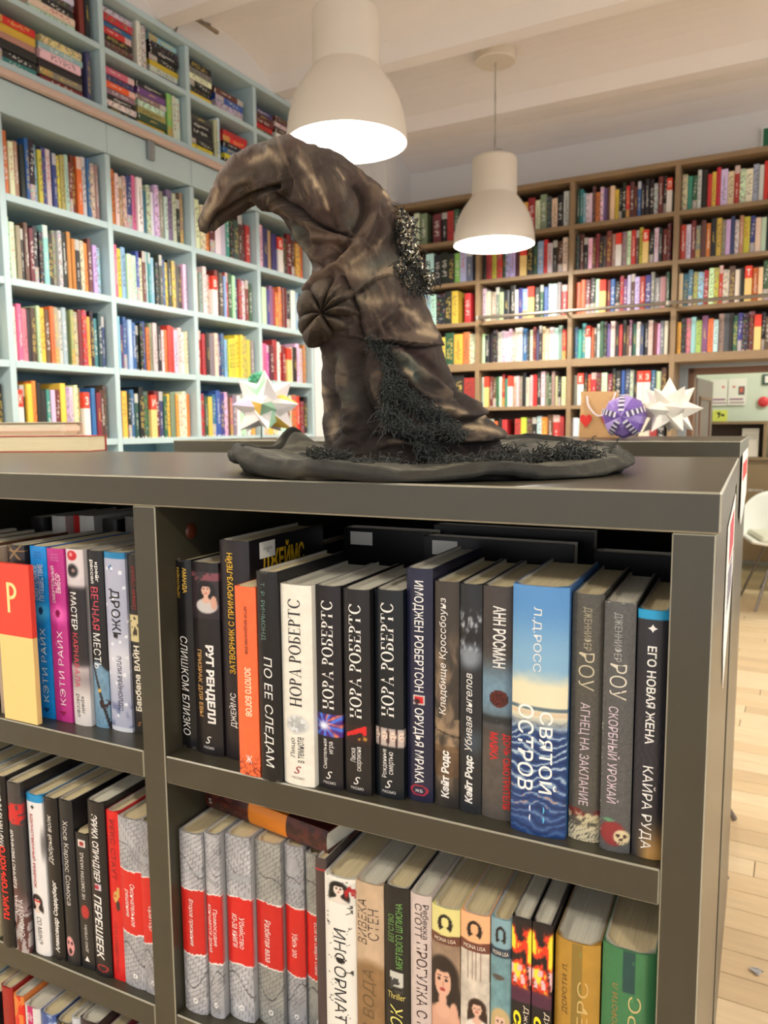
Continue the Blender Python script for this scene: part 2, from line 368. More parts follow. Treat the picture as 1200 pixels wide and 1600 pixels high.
def shelf_row(codes, x0, x1, place, rz, where, name, group, r, hh=(.185, .225), left=True, stuff=False, depth=.14, fh=None):
    """fill a shelf from x0 to x1 (bookcase-local); capital letters and '_' are divider cards"""
    n = len(codes); ws = []
    for ch in codes: ws.append(.044 if ch.isupper() or ch == '_' else r.uniform(.75, 1.3)*.03)
    free = (x1-x0-.012)
    k = free*.985/sum(w_ for w_ in ws); ws = [w_*k if not (c_.isupper() or c_ == '_') else min(w_*k, .05) for w_, c_ in zip(ws, codes)]
    x = x0+.004; cnt = 0
    for ch, w_ in zip(codes, ws):
        cnt += 1
        if ch.isupper() or ch == '_':
            if stuff: x += w_; continue
            cream = r.random() < .3
            lw = 'blank' if ch == '_' else 'lettered'
            p = place(x, -.012)
            t = thing('divider_card', '%s red-topped divider card, %s from left, %s' % ('cream' if cream else 'white', ORD[cnt-1], where), 'card', p, rz, 'divider cards')
            mb = MB(); mb.box((0, 0, 0), (w_-.002, .1, .135)); link('card_body', mb.mesh('card_body', M_CARDY if cream else M_CARD), t)
            mb = MB(); mb.box((0, 0, .135), (w_-.002, .1, .205)); link('card_head', mb.mesh('card_head', M_CARDR), t)
            if ch != '_':
                text(t, ch, (w_*.5, .036), (250, 236, 222), (lambda a_, b_, w__=w_: (w__/2+a_, -.0008, .168+b_)), .02, name='letter')
            x += w_; continue
        h = r.uniform(*hh); d = r.uniform(.85, 1)*depth; y = r.uniform(-.004, .012)
        st = style_for(ch, r); me, V, F, C_ = TPL[st]
        col = PAL[ch]; gr = sum(col)/3; jit = [max(8, min(250, (q*.84+gr*.16)*r.uniform(.85, 1.12)+r.uniform(-8, 8))) for q in col]; lc = lin(jit)
        if stuff:
            p = place(x, y); cr, sr = math.cos(rz), math.sin(rz); b = len(STUFF.v)
            for q in V:
                qx, qy = q[0]*(w_-.0015), q[1]*d; STUFF.v.append((p[0]+qx*cr-qy*sr, p[1]+qx*sr+qy*cr, p[2]+q[2]*h))
            for q, cc in zip(F, C_):
                STUFF.face([b+i for i in q]); al = cc[3]; STUFFC.extend([tuple(cc[i]*al+lc[i]*(1-al) for i in range(3))]*len(q))
        else:
            o = link(name, me, None, place(x, y), rz); o.scale = (w_-.0015, d, h); o.color = (*lc, 1)
            tag(o, '%s book standing %s from left, %s' % (CN[ch], ORD[cnt-1], where), 'book', group)
        x += w_

# left bookcase, pale blue, front face on the room's left wall
def Lp(y, dx, z):                # y along the wall, dx into the wall
    a = RM(XL-dx, y); return (a[0], a[1], z+H)
LRZ = RZ+math.radians(90)        # local x runs away from the camera along the wall, local y into the wall
LO = RM(XL, 0)
def bookcase(name, label, org, rz, ups, boards, mats, thick, depth, uw, extra=None, zb=None):
    t = thing(name, label, 'bookcase', (org[0], org[1], 0), rz)
    for (x, z0, z1) in ups:
        mb = MB(); mb.bbox((x, 0, z0+H), (x+uw, depth, z1+H), .0015); link('upright', mb.mesh('upright', mats[0]), t)
    for (x0, x1, z, th) in boards:
        mb = MB(); mb.bbox((x0, .001, z-th+H), (x1, depth, z+H), .0015); link('shelf', mb.mesh('shelf', mats[0]), t)
    return t
UPL = [1.45, 1.999, 2.528, 3.065, 3.60, 4.136]
ups = [(x, -H, 1.868) for x in UPL]
ups = [(x, -H, 1.2) for x in UPL]+[(x+.0, 1.40, 1.868) for x in UPL]
bd = []
ZL = [-.05, .268, .588, .908]
for a, b in zip(UPL, UPL[1:]):
    for z in ZL+[-.37, -.69, -1.01]: bd.append((a+.028, b, z, .028))
    bd.append((a+.028, b, 1.655, .024))
lb = bookcase('bookcase', 'tall pale blue built-in bookcase covering the left wall', LO, LRZ, ups, bd, (M_BLUE,), .028, .30, .028)
mb = MB(); mb.bbox((1.45, .0, 1.205+H), (4.164, .3, 1.33+H), .002); mb.bbox((1.45, .0, 1.36+H), (4.164, .3, 1.40+H), .002); link('fascia', mb.mesh('fascia', M_BLUE), lb)
mb = MB(); mb.bbox((1.45, -.012, 1.868+H), (4.164, .3, 1.895+H), .002); link('top_board', mb.mesh('top_board', M_BLUE), lb)
mb = MB(); mb.box((1.45, .3, 0), (4.164, .31, 1.87+H)); link('back_panel', mb.mesh('back_panel', M_BLUEB), lb)
mb = MB(); mb.bbox((1.3, -.035, 1.332+H), (3.85, -.002, 1.36+H), .004); link('ledge_rail', mb.mesh('ledge_rail', mat('pinkish_wood_rail', (206, 178, 164), .5)), lb)
mb = MB(); mb.bbox((2.775, -.02, 1.245+H), (2.815, -.0, 1.335+H), .002); br = link('rail_bracket', mb.mesh('rail_bracket', mat('grey_metal', (150, 156, 160), .4, metal=.6)), lb)
mb = MB()
for z in (1.262, 1.285, 1.308): mb.lathe([(0, 0), (.005, 0), (.005, .003), (0, .003)], (2.795, -.02, z+H), 10)
link('screw', mb.mesh('screw', M_CHROME), br)
for x in (2.542, 3.079, 3.614):
    mb = MB(); mb.box((x-.0008, -.0006, 1.207+H), (x+.0008, .001, 1.33+H)); link('panel_joint', mb.mesh('panel_joint', mat('joint_shadow_gap', (120, 140, 144), .7)), lb)

LROWS = {  # bay -> rows from the top
 0: ["rwoby", "wcknd", "wcknsmwtc", "kdkkyk"],
 1: ["rowtkuksyvavylsmmowuct", "wwgkbmkkskgwkookwobaa", "swiikbcybotcsdtcmrykenv", "ЖkyokkewmyawwtЗuumbb"],
 2: ["kowtcviwewwwgwgckt", "liyswwuwmseskduykydkw", "bsvusukkuogwkworrwwwc", "kykunknИmvnygywwo"],
 3: ["pwcomwweknbmr", "owgwcВmbsrnwurwmn", "rrrkgwvusyyyyyyt", "krnyuuvwbigwccwy"],
 4: ["wwvtvБnbmbyo", "vwvproomkwske", "siimrwrm_wkwco", "wcycwwgwormk"]}
BN = {0: 'blue bay cut by left edge', 1: 'first full blue bay', 2: 'second full blue bay', 3: 'third full blue bay', 4: 'farthest blue bay'}
RN = ['top row', 'second row', 'third row', 'bottom row']
rb = random.Random(21)
ZR = [.908, .588, .268, -.05]
for bay, rows in LROWS.items():
    for k, s in enumerate(rows):
        x0, x1 = UPL[bay]+.028, UPL[bay+1]
        if bay == 0: x0 = x1-.03*len(s)
        z = ZR[k]
        shelf_row(s, x0, x1, lambda x, y, z=z: Lp(x, .03+y, z), LRZ, '%s, %s' % (RN[k], BN[bay]), 'shelved_book', 'books standing in the pale blue bookcase', rb, hh=(.205, .245) if k else (.205, .26), depth=.15)

# lying stacks in the upper part
def stack(codes, x0, x1, z, where, r):
    for i, ch in enumerate(codes):
        th = r.uniform(.026, .036)*(.9 if len(codes) > 6 else 1)
        me = TPL[style_for(ch, r)][0]; L_ = (x1-x0)*r.uniform(.9, 1)
        p = Lp(x0+(x1-x0-L_)*r.random(), .03+r.uniform(0, .01), z)
        o = bpy.data.objects.new('stacked_book', me); COL.objects.link(o)
        lc = lin([max(8, min(250, q*r.uniform(.85, 1.1))) for q in PAL[ch]])
        o.scale = (th, .14, L_); o.color = (*lc, 1)
        # lie the book down: its height runs along the shelf
        Rm = Matrix.Rotation(LRZ, 4, 'Z') @ Matrix(((0, 0, 1, 0), (0, 1, 0, 0), (1, 0, 0, 0), (0, 0, 0, 1))) @ Matrix.Scale(1, 4)
        Rm = Matrix.Rotation(LRZ, 4, 'Z') @ Matrix.Rotation(math.radians(90), 4, 'Y') @ Matrix.Translation((-1*0, 0, 0))
        o.rotation_euler = Rm.to_euler(); o.location = (p[0], p[1], p[2]+th)
        tag(o, '%s book lying %s from the bottom of %s' % (CN[ch], ORD[i], where), 'book', 'books lying in stacks under the ceiling')
        z += th
def vrt(codes, x0, z, where, r):
    shelf_row(codes, x0, x0+.034*len(codes), lambda x, y, z=z: Lp(x, .03+y, z), LRZ, where, 'shelved_book', 'upright books beside the ceiling stacks', r, hh=(.2, .225), depth=.15)
u1z, u0z = 1.40, 1.655
b1, b2, b3, b4 = UPL[1]+.03, UPL[2]+.03, UPL[3]+.03, UPL[4]+.03
stack("ekktyr", b1-.02+.0, b1+.2, u1z, 'left stack above first full bay', rb); stack("mgkwsc", b1+.21, b1+.43, u1z, 'right stack above first full bay', rb); vrt("v", b1+.445, u1z, 'lower ceiling row, first full bay', rb)
stack("wwkdw", b1+.17, b1+.4, u0z, 'top stack above first full bay', rb); vrt("mk", b1+.42, u0z, 'top ceiling row, first full bay', rb)
stack("kwkgovi", b2+.005, b2+.2, u1z, 'lower left stack above second full bay', rb); stack("ynlwgpk", b2+.205, b2+.40, u1z, 'lower right stack above second full bay', rb); vrt("lww", b2+.403, u1z, 'lower ceiling row, second full bay', rb)
stack("kbkrurw", b2+.005, b2+.2, u0z, 'upper left stack above second full bay', rb); vrt("ww", b2+.22, u0z, 'top ceiling row, second full bay', rb); stack("vwykkks", b2+.3, b2+.5, u0z, 'upper right stack above second full bay', rb)
stack("ykkkkd", b3+.005, b3+.2, u1z, 'lower left stack above third full bay', rb); vrt("cw", b3+.2, u1z, 'lower ceiling row, third full bay', rb); stack("kyukrr", b3+.28, b3+.49, u1z, 'lower right stack above third full bay', rb)
stack("ykkwgk", b3+.005, b3+.2, u0z, 'upper left stack above third full bay', rb); stack("waub", b3+.22, b3+.46, u0z, 'upper right stack above third full bay', rb)
stack("kbrk", b4+.02, b4+.2, u1z, 'lower stack above farthest bay', rb)
stack("drmbv", b4+.005, b4+.2, u0z, 'upper left stack above farthest bay', rb); stack("bwbwb", b4+.22, b4+.42, u0z, 'upper right stack above farthest bay', rb)

# far wall bookcase, oak
UPR = [-2.61, -1.985, -1.35, -.722, -.09]
YF = 5.0
ups = [(x, -H, 1.515) for x in UPR[:4]]+[(UPR[4], .3675, 1.515)]
bd = []
for i, (a, b) in enumerate(zip(UPR, UPR[1:])):
    for z in (1.255, .972, .698): bd.append((a+.03, b, z, .026))
    bd.append((a+.03, b, .4175, .05))
    if i < 3:
        for z in (.12, -.165, -.45, -.74, -1.03): bd.append((a+.03, b, z, .024))
RO = RM(0, YF)
rbk = bookcase('wooden_bookcase', 'tall oak-brown bookcase covering the far wall', RO, RZ, ups, bd, (M_WOOD,), .026, .28, .03)
mb = MB(); mb.bbox((-2.61, -.004, 1.515+H), (-.06, .28, 1.545+H), .002); link('top_board', mb.mesh('top_board', M_WOOD), rbk)
mb = MB(); mb.box((-2.61, .28, 0), (-.725, .29, 1.53+H)); mb.box((-.725, .28, .37+H), (-.06, .29, 1.53+H)); link('back_panel', mb.mesh('back_panel', M_WOODB), rbk)
RR = {0: ["vawgПmkrnku", "rПbmwkkklag", "ursswkky_r", "rwymyuynyow", "urwikr", ""],
 1: ["nkbmdkyrwgdckw", "kryrnaab_knsrwkbw", "ccggckkwvs_knuwwgr", "wkkkwwwwwwwukwmvkccwwgr", "s_mbnwre_twgkcwrkwgntckw", "cnokr_rybkwobrr"],
 2: ["neswwbowpbcykkrmmukkkwmkП", "nmkwbmkdmt_gwrbyБkwkmm", "oomkw_mukrpwbwrvggtn", "eeeГobwnkpwkrkbpnwvkcmwgw", "gЕkrrmwmkkuvwkЖЗucb", "wwggkdwmkbwcrk"],
 3: ["cenwkryrwcrwwswrkocr", "rwmgbokygavwtyvcckkkr", "ceelsrwyrwbwkТocngdn", "ykislpowgdknvkm_kbknt"]}
RBN = {0: 'oak bay behind hat', 1: 'oak bay behind small lamp', 2: 'oak bay left of doorway', 3: 'oak bay above doorway'}
RRN = ['top shelf', 'second shelf', 'third shelf', 'fourth shelf', 'fifth shelf', 'sixth shelf']
ZT = [1.255, .972, .698, .4175, .12, -.165]
for bay, rows in RR.items():
    for k, s in enumerate(rows):
        if not s: continue
        x0, x1 = UPR[bay]+.03, UPR[bay+1]
        if bay == 1 and k == 0: pass
        shelf_row(s, x0, x1, lambda x, y, z=ZT[k]: RP(x, YF+.045+y, z), RZ, '%s, %s' % (RRN[k], RBN[bay]), 'library_book', 'books standing in the oak bookcase', rb, hh=(.188, .228), stuff=(bay == 0 or k == 5), depth=.14)
me = STUFF.mesh('far_books', M_COVM, fix=False); pcol(me, STUFFC, 'CORNER'); tag(link('far_books', me), 'rows of small books behind the hat and on the lowest shelf of the oak bookcase', 'books', kind='stuff')
rl = thing('ladder_rail', 'thin steel rail running along the oak bookcase front', 'rail', RP(-1.93, 4.87, .703), RZ)
mb = MB(); mb.tube([(0, 0, 0), (2.6, 0, 0)], .011, 12); link('tube', mb.mesh('tube', mat('brushed_steel', (150, 142, 132), .38, metal=.9)), rl)
for x in (.01, .58, 1.21, 1.85):
    mb = MB(); mb.tube([(x, 0, 0), (x, .135, 0)], .007, 8); mb.lathe([(0, -.012), (.013, -.012), (.013, .012), (0, .012)], (x, 0, 0), 12); link('bracket', mb.mesh('bracket', mat('brushed_steel', None)), rl)
ex = thing('exit_sign', 'green exit sign with white border above the oak bookcase', 'sign', RP(-.285, 5.27, 1.64), RZ)
mb = MB(); mb.bbox((0, 0, -.05), (.3, .03, .1), .003); link('frame', mb.mesh('frame', mat('sign_white', (228, 232, 226), .5)), ex)
mb = MB(); mb.box((.012, -.002, -.038), (.288, 0, .088)); link('sign_face', mb.mesh('sign_face', mat('sign_green', (20, 104, 70), .5)), ex)
# ------------------------------------------------------------------ olive-grey shelving units
ZTOP = H-.0497
def shelving_unit(label, x_right, y0, ztop, ncols, cw, cut, depth, rows, pitch=.298, oh=.003, rz=0):
    """right outer side at local x=0, front at local y=0; built leftwards"""
    t = thing('shelving_unit', label, 'shelf unit', (x_right, y0, 0), rz)
    wd = ncols*cw+(ncols+1)*.0302
    mb = MB(); mb.bbox((-wd-oh, -.0012, ztop-.0308), (oh, depth+.001, ztop), .0016, 1); link('top_board', mb.mesh('top_board', [M_UNIT, M_EDGE_GLINT]), t)
    xs = []
    x = 0
    for i in range(ncols+1):
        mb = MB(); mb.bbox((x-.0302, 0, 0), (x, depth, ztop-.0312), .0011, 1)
        link('side_panel' if i in (0, ncols) else 'upright', mb.mesh('upright', [M_UNIT, M_EDGE_GLINT]), t); xs.append(x-.0302); x -= cw+.0302
    for i in range(ncols):
        for k in range(rows):
            z = ztop-.0308-.2665-k*pitch if k else ztop-.0308-.2665
            z = ztop-.2973-k*pitch
            if z < .0: continue
            mb = MB(); mb.bbox((xs[i]-cw+.0003, .0004, max(0, z-.0302)), (xs[i]-.0003, depth-.02, z), .0013, 1); link('shelf', mb.mesh('shelf', [M_UNIT, M_EDGE_GLINT]), t)
    mb = MB(); mb.box((-wd+.03, depth-.012, .02), (-.03, depth-.004, ztop-.031)); link('back_panel', mb.mesh('back_panel', M_BACK), t)
    return t, xs
UX, UY = -.0225, .6
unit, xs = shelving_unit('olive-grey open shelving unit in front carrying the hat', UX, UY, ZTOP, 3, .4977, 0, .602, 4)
mb = MB(); mb.smooth = True; mb.lathe([(0, .003), (.006, .0028), (.0085, .001), (.009, 0)], (0, 0, 0), 20)
me = mb.mesh('cam_plug', mat('brown_plug', (84, 36, 20), .4)); me.transform(Matrix.Rotation(math.radians(90), 4, 'Y'))
link('cam_plug', me, unit, (-.5504-UX, .655-UY, H-.113))
# far unit
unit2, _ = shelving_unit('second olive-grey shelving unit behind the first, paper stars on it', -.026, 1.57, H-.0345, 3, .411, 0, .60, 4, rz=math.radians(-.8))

def rowz(k): return ZTOP-.2973-k*.298
# ---- painting helpers (numpy): every art returns rgb 0..255 on a (rows, cols) grid, v from top 0 to bottom 1
def hashn(a, b, s): 
    q = np.sin(a*127.1+b*311.7+s*74.7)*43758.5453; return q-np.floor(q)
def vn(U, V, f, g, s=0):
    a = U*f; b = V*g; i = np.floor(a); j = np.floor(b); x = a-i; y = b-j; x = x*x*(3-2*x); y = y*y*(3-2*y)
    return (hashn(i, j, s)*(1-x)+hashn(i+1, j, s)*x)*(1-y)+(hashn(i, j+1, s)*(1-x)+hashn(i+1, j+1, s)*x)*y
def fbm(U, V, f, g, s=0): return (vn(U, V, f, g, s)+.5*vn(U, V, f*2, g*2, s+1)+.25*vn(U, V, f*4, g*4, s+2))/1.75
def C3(c, U): return np.ones(U.shape+(3,))*np.array(c, float)
def mixc(A, c, m): 
    m = np.clip(m, 0, 1)[..., None]; return A*(1-m)+np.array(c, float)*m
def sst(e0, e1, x): t = np.clip((x-e0)/(e1-e0), 0, 1); return t*t*(3-2*t)
def ell(U, V, cu, cv, ru, rv, e=.12): d = np.sqrt(((U-cu)/ru)**2+((V-cv)/rv)**2); return 1-sst(1-e, 1+e, d)
def band(V, a, b, e=.002): return sst(a-e, a+e, V)*(1-sst(b-e, b+e, V))
def plain(c, wear=None):
    def f(U, V):
        A = C3(c, U)
        A = A*(1+.06*(fbm(U, V, 6, 40, 3)-.5))[..., None]
        if wear: A = mixc(A, wear, sst(.62, .75, fbm(U, V, 8, 50, 9))*np.maximum(1-sst(0, .02, V), sst(.98, 1, V)))
        return A
    return f
def woman(A, U, V, u, v, s, hair, skin=(226, 178, 150), a=1.0, cloth=(220, 215, 205)):
    """head and shoulders, s = head half-width in u, a = half-height in v"""
    A = mixc(A, hair, ell(U, V, u, v, s*1.55, a*1.55)); A = mixc(A, hair, ell(U, V, u-s*.9, v+a*1.5, s*.8, a*1.8)); A = mixc(A, hair, ell(U, V, u+s*.9, v+a*1.5, s*.8, a*1.8))
    A = mixc(A, skin, ell(U, V, u, v+a*1.3, s*.4, a*.7)); A = mixc(A, cloth, ell(U, V, u, v+a*3.0, s*1.9, a*1.35)); A = mixc(A, skin, ell(U, V, u, v+a*1.95, s*.8, a*.5))
    A = mixc(A, skin, ell(U, V, u, v+a*.15, s*.82, a*.95, .06))
    for q in (-.35, .35):
        A = mixc(A, (50, 34, 28), ell(U, V, u+q*s, v+.0*a, s*.17, a*.1)); A = mixc(A, (70, 46, 36), ell(U, V, u+q*s, v-.22*a, s*.24, a*.05))
    A = mixc(A, (196, 140, 116), ell(U, V, u+.05*s, v+.3*a, s*.1, a*.2)); A = mixc(A, (176, 60, 60), ell(U, V, u, v+.62*a, s*.28, a*.1))
    A = mixc(A, hair, ell(U, V, u, v-a*.85, s*.8, a*.35)); return A
def a_rut(U, V):
    A = C3((24, 20, 22), U); m = band(V, .045, .285); A = mixc(A, (44, 36, 40), m); A = mixc(A, (120, 66, 76), m*band(V, .05, .09)*sst(.45, .55, fbm(U, V, 9, 90, 2)))
    B = woman(A.copy(), U, V, .58, .135, .2, (16, 12, 14), (214, 170, 150), .028, (196, 192, 190)); A = A*(1-m[..., None])+B*m[..., None]
    A = mixc(A, (206, 160, 138), ell(U, V, .84, .2, .1, .035)*m); return A
def a_rose(U, V):
    A = plain((234, 230, 216))(U, V); r = ell(U, V, .5, .69, .33, .045, .35); A = mixc(A, (150, 156, 160), r*(.35+.65*fbm(U, V, 9, 60, 4)))
    A = mixc(A, (226, 230, 232), r*sst(.5, .6, fbm(U, V, 12, 80, 8))); return A
def a_rays(U, V):
    A = C3((26, 22, 26), U); m = band(V, .625, .735); t = np.arctan2((V-.685)*8, U-.35); q = (np.sin(t*9)+1)/2*.6+fbm(U, V, 6, 30, 2)*.4
    B = C3((70, 30, 120), U); B = mixc(B, (70, 120, 220), sst(.4, .8, q)); B = mixc(B, (240, 130, 80), sst(.55, .9, np.roll(q, 3, 0))*(U > .4)); B = mixc(B, (230, 240, 255), ell(U, V, .3, .685, .2, .02, .8)); return A*(1-m[..., None])+B*m[..., None]
def a_shoe(U, V):
    A = C3((24, 22, 24), U); A = mixc(A, (66, 22, 24), band(V, .655, .745)*.4)
    h = (np.abs(V-(.72-.06*U**.8)) < .009+.006*U)*(U > .1)*(U < .85); A = mixc(A, (206, 34, 34), h); A = mixc(A, (206, 34, 34), (np.abs(U-.8) < .05)*(V > .66)*(V < .70))
    A = mixc(A, (190, 140, 50), ell(U, V, .72, .72, .16, .012)*sst(.4, .6, fbm(U, V, 10, 90, 5))); return A
def a_faces(U, V):
    A = C3((16, 22, 28), U); m = band(V, .66, .745); B = C3((190, 176, 168), U); B = mixc(B, (40, 20, 22), sst(.3, .2, np.abs(((U*3.2) % 1)-.5)) * 0)
    for cu in (.06, .36, .66, .95):
        B = mixc(B, (58, 30, 30), ell(U, V, cu+.12, .7, .05, .05)); B = mixc(B, (226, 208, 192), ell(U, V, cu, .695, .11, .022)); B = mixc(B, (110, 70, 64), ell(U, V, cu-.04, .69, .02, .004)); B = mixc(B, (110, 70, 64), ell(U, V, cu+.04, .69, .02, .004)); B = mixc(B, (140, 80, 74), ell(U, V, cu, .706, .03, .003))
    return A*(1-m[..., None])+B*m[..., None]
def a_imo(U, V):
    A = plain((30, 32, 56))(U, V); A = mixc(A, (214, 206, 200), band(V, .535, .575)*(np.abs(U-.5) < .2)); A = mixc(A, (200, 30, 34), band(V, .54, .57)*(np.abs(U-.5) < .17)); A = mixc(A, (60, 18, 24), ell(U, V, .42, .562, .12, .012))
    r = np.abs(np.sqrt(((U-.5)/.3)**2+((V-.95)/.022)**2)-1) < .12; return mixc(A, (176, 40, 60), r*1.)
def a_klad(U, V):
    A = C3((58, 52, 46), U); q = fbm(U+.1*np.sin(V*30), V, 5, 12, 3); A = mixc(A, (128, 108, 88), sst(.35, .8, q)*sst(.15, .4, V)); A = mixc(A, (176, 150, 118), band(V, .6, .75)*sst(.3, .7, fbm(U, V, 3, 20, 7))*.8)
    A = mixc(A, (90, 66, 44), band(V, .72, .86)*.7); A = mixc(A, (40, 32, 28), (np.abs(V-.65-.03*U) < .003)*1.); return mixc(A, (38, 36, 34), sst(.86, .95, V)*.8)
def a_ubiv(U, V):
    A = C3((34, 36, 40), U); q = fbm(U, V, 14, 40, 3); A = mixc(A, (156, 162, 168), band(V, .12, .3, .03)*sst(.5, .75, q)); A = mixc(A, (150, 160, 170), ell(U, V, .5, .31, .5, .05, .6)*.8); A = mixc(A, (22, 22, 24), band(V, .2, .24, .02)*.8)
    A = mixc(A, (80, 96, 110), ell(U, V, .7, .68, .35, .05, .8)*.6); return A
def a_ann(U, V):
    A = C3((64, 58, 56), U); A = mixc(A, (110, 140, 158), band(V, .34, .56, .08)); A = mixc(A, (40, 44, 46), band(V, .55, .585, .01)*sst(.3, .5, fbm(U, V, 8, 60, 2)+.15)); A = mixc(A, (86, 80, 74), sst(.58, .66, V)*.9); A = A*(1+.2*(fbm(U, V, 9, 60, 6)-.5))[..., None]
    d = np.sqrt(((U-.54)/.3)**2+((V-.473)/.037)**2); A = mixc(A, (92, 30, 22), (d < 1)*1.); return mixc(A, (34, 12, 12), (d < 1)*(np.sin(d*34+fbm(U, V, 4, 20, 1)*4) > .35)*1.)
def a_ostrov(U, V):
    A = C3((84, 140, 196), U); A = mixc(A, (132, 176, 206), sst(.05, .3, V)); A = mixc(A, (232, 224, 190), sst(.33, .42, V+.03*fbm(U, V, 5, 30, 2))); A = mixc(A, (90, 110, 120), band(V, .475, .49, .004)*sst(.3, .5, fbm(U, V, 3, 10, 4))); A = mixc(A, (216, 190, 160), band(V, .495, .51, .004)*.8)
    s = sst(.50, .60, V); A = mixc(A, (30, 62, 118), s); w_ = np.sin(V*170+np.sin(U*7+V*20)*2.5+fbm(U, V, 5, 30, 9)*7); A = mixc(A, (168, 190, 206), s*sst(.55, .95, w_)*(1-sst(.7, 1, V)*.75)); A = mixc(A, (18, 40, 84), s*sst(.5, .95, -w_)*.8); return mixc(A, (206, 150, 110), band(V, .80, .9)*sst(.9, 1, w_)*(fbm(U, V, 4, 20, 5) > .6)*.8)
def a_rou(kind):
    def f(U, V):
        A = C3((78, 76, 70) if kind == 1 else (84, 84, 84), U); A = A*(1+.25*(vn(U, V, 60, 400, 2)-.5)*1)[..., None]
        if kind == 1:
            m = sst(.87, .885, V+.01*np.sin(U*14)); A = mixc(A, (110, 40, 40), band(V, .865, .9)*sst(.3, .5, fbm(U, V, 4, 30, 2))); A = mixc(A, (196, 186, 150), m*sst(.38, .5, fbm(U, V, 6, 40, 3))); A = mixc(A, (204, 196, 168), sst(.94, .95, V+.02*np.abs(U-.5))*(np.sin((U+V*4)*60) > -.3)); A = mixc(A, (96, 90, 70), sst(.88, .9, V)*(np.abs(np.sin(V*150+U*10)) < .2)*1.)
        else:
            A = mixc(A, (136, 46, 50), ell(U, V, .45, .925, .42, .05)); A = mixc(A, (90, 150, 110), ell(U, V, .3, .872, .2, .006)); s = ell(U, V, .74, .935, .26, .03); A = mixc(A, (214, 200, 160), s)
            for cu, cv in ((.62, .93), (.84, .93), (.73, .945)): A = mixc(A, (60, 30, 28), ell(U, V, cu, cv, .07, .007))
            A = mixc(A, (60, 40, 30), ell(U, V, .73, .958, .2, .004)*(np.sin(U*60) > 0))
            A = mixc(A, (230, 226, 210), sst(.72, .85, fbm(U, V, 20, 120, 9))*np.maximum(sst(.93, 1, 1-U), np.maximum(sst(.985, 1, V), sst(.985, 1, 1-V))))
        return A
    return f
def a_ruda(U, V):
    A = C3((38, 38, 44), U); A = mixc(A, (34, 150, 200), band(V, -.1, .035)); g = sst(.8, 1, V)*sst(.2, .9, U+.2); A = mixc(A, (196, 150, 84), g); A = mixc(A, (60, 56, 80), band(V, .4, .75, .1)*(np.sin(U*30+np.sin(V*60)*3) > .7)*.5); return A
def a_map(seed, tone, r0=.305, r1=.675, warm=0):
    def f(U, V):
        A = C3((tone, tone, tone+3-warm), U); A = A*(1+.3*(fbm(U, V, 3, 14, seed)-.5))[..., None]
        ph = seed*1.7; grid = (np.abs(np.sin((V*120+U*(8+seed))+ph)) < .28)*(vn(U, V, 2, 9, seed+4) > .35)+(np.abs(np.sin(U*26+V*18+ph)) < .25)*(vn(U, V, 2, 7, seed+5) > .4)
        A = mixc(A, (96, 96, 98), np.clip(grid, 0, 1)*.6); ln = np.abs(V-(.13+.1*U+.02*np.sin(U*6+seed))) < .003; A = mixc(A, (70, 70, 72), ln*1.); ln = np.abs(V-(.8+.06*np.sin(U*4+seed*2))) < .0045; A = mixc(A, (80, 80, 84), ln*1.); A = mixc(A, (160, 164, 168), band(V, .2, .215+.01*(seed % 3))*(seed % 2)*.8)
        e = .006*(vn(U, V*0, 14, 1, seed)-.5)+.004*np.sin(U*5+seed); A = mixc(A, (240, 238, 232), band(V+e, r0-.006, r1+.007, .001)); A = mixc(A, (196+6*(seed % 3), 32, 28), band(V+e*1.4, r0, r1, .001)); return mixc(A, (244, 242, 238), (np.abs(np.sqrt(((U-.55)/.1)**2+((V-.93)/.014)**2)-.8) < .25)*1.)
    return f
def a_blue(c, dk):
    def f(U, V):
        A = plain(c)(U, V); A = mixc(A, tuple(min(255, q+70) for q in c), ell(U, V, .5, .375, .42, .045, .9)*.9); A = mixc(A, dk, ell(U, V, .5, .37, .14, .022)*sst(.42, .5, fbm(U, V, 9, 70, 3))); A = mixc(A, dk, (np.abs(U-.5)+(V-.955)*6 < .12)*(V > .94)*(V < .965)*1.); return A
    return f
def a_mast(U, V):
    A = C3((216, 206, 206), U); A = mixc(A, (190, 30, 44), ell(U, V, .45, .035, .28, .028)); A = mixc(A, (230, 150, 150), ell(U, V, .4, .03, .1, .01)); A = mixc(A, (30, 28, 34), ell(U, V, .45, .12, .3, .038, .3)); A = mixc(A, (150, 120, 110), ell(U, V, .5, .118, .1, .01))
    A = mixc(A, (206, 196, 200), band(V, .16, .2, .02)*.8); A = mixc(A, (36, 32, 36), band(V, .21, .66, .02)*sst(.0, .1, U+.6-V*.5)); A = mixc(A, (150, 140, 142), sst(.6, .75, V)); return mixc(A, (222, 216, 212), sst(.72, .86, V))
def a_vech(U, V):
    A = C3((26, 24, 28), U); m = sst(.64, .66, V+.03*np.sin(U*4)); A = mixc(A, (112, 150, 176), m*.95); A = A*(1+.3*m*(fbm(U, V, 6, 30, 3)-.5))[..., None]; A = mixc(A, (34, 32, 36), (np.abs(U-(.3+(V-.7)*2.4)) < .08)*m); A = mixc(A, (40, 20, 24), (ell(U, V, .75, .86, .3, .03)*sst(.45, .5, fbm(U, V, 5, 40, 2)))*m); return mixc(A, (206, 160, 60), ell(U, V, .5, .785, .1, .01))
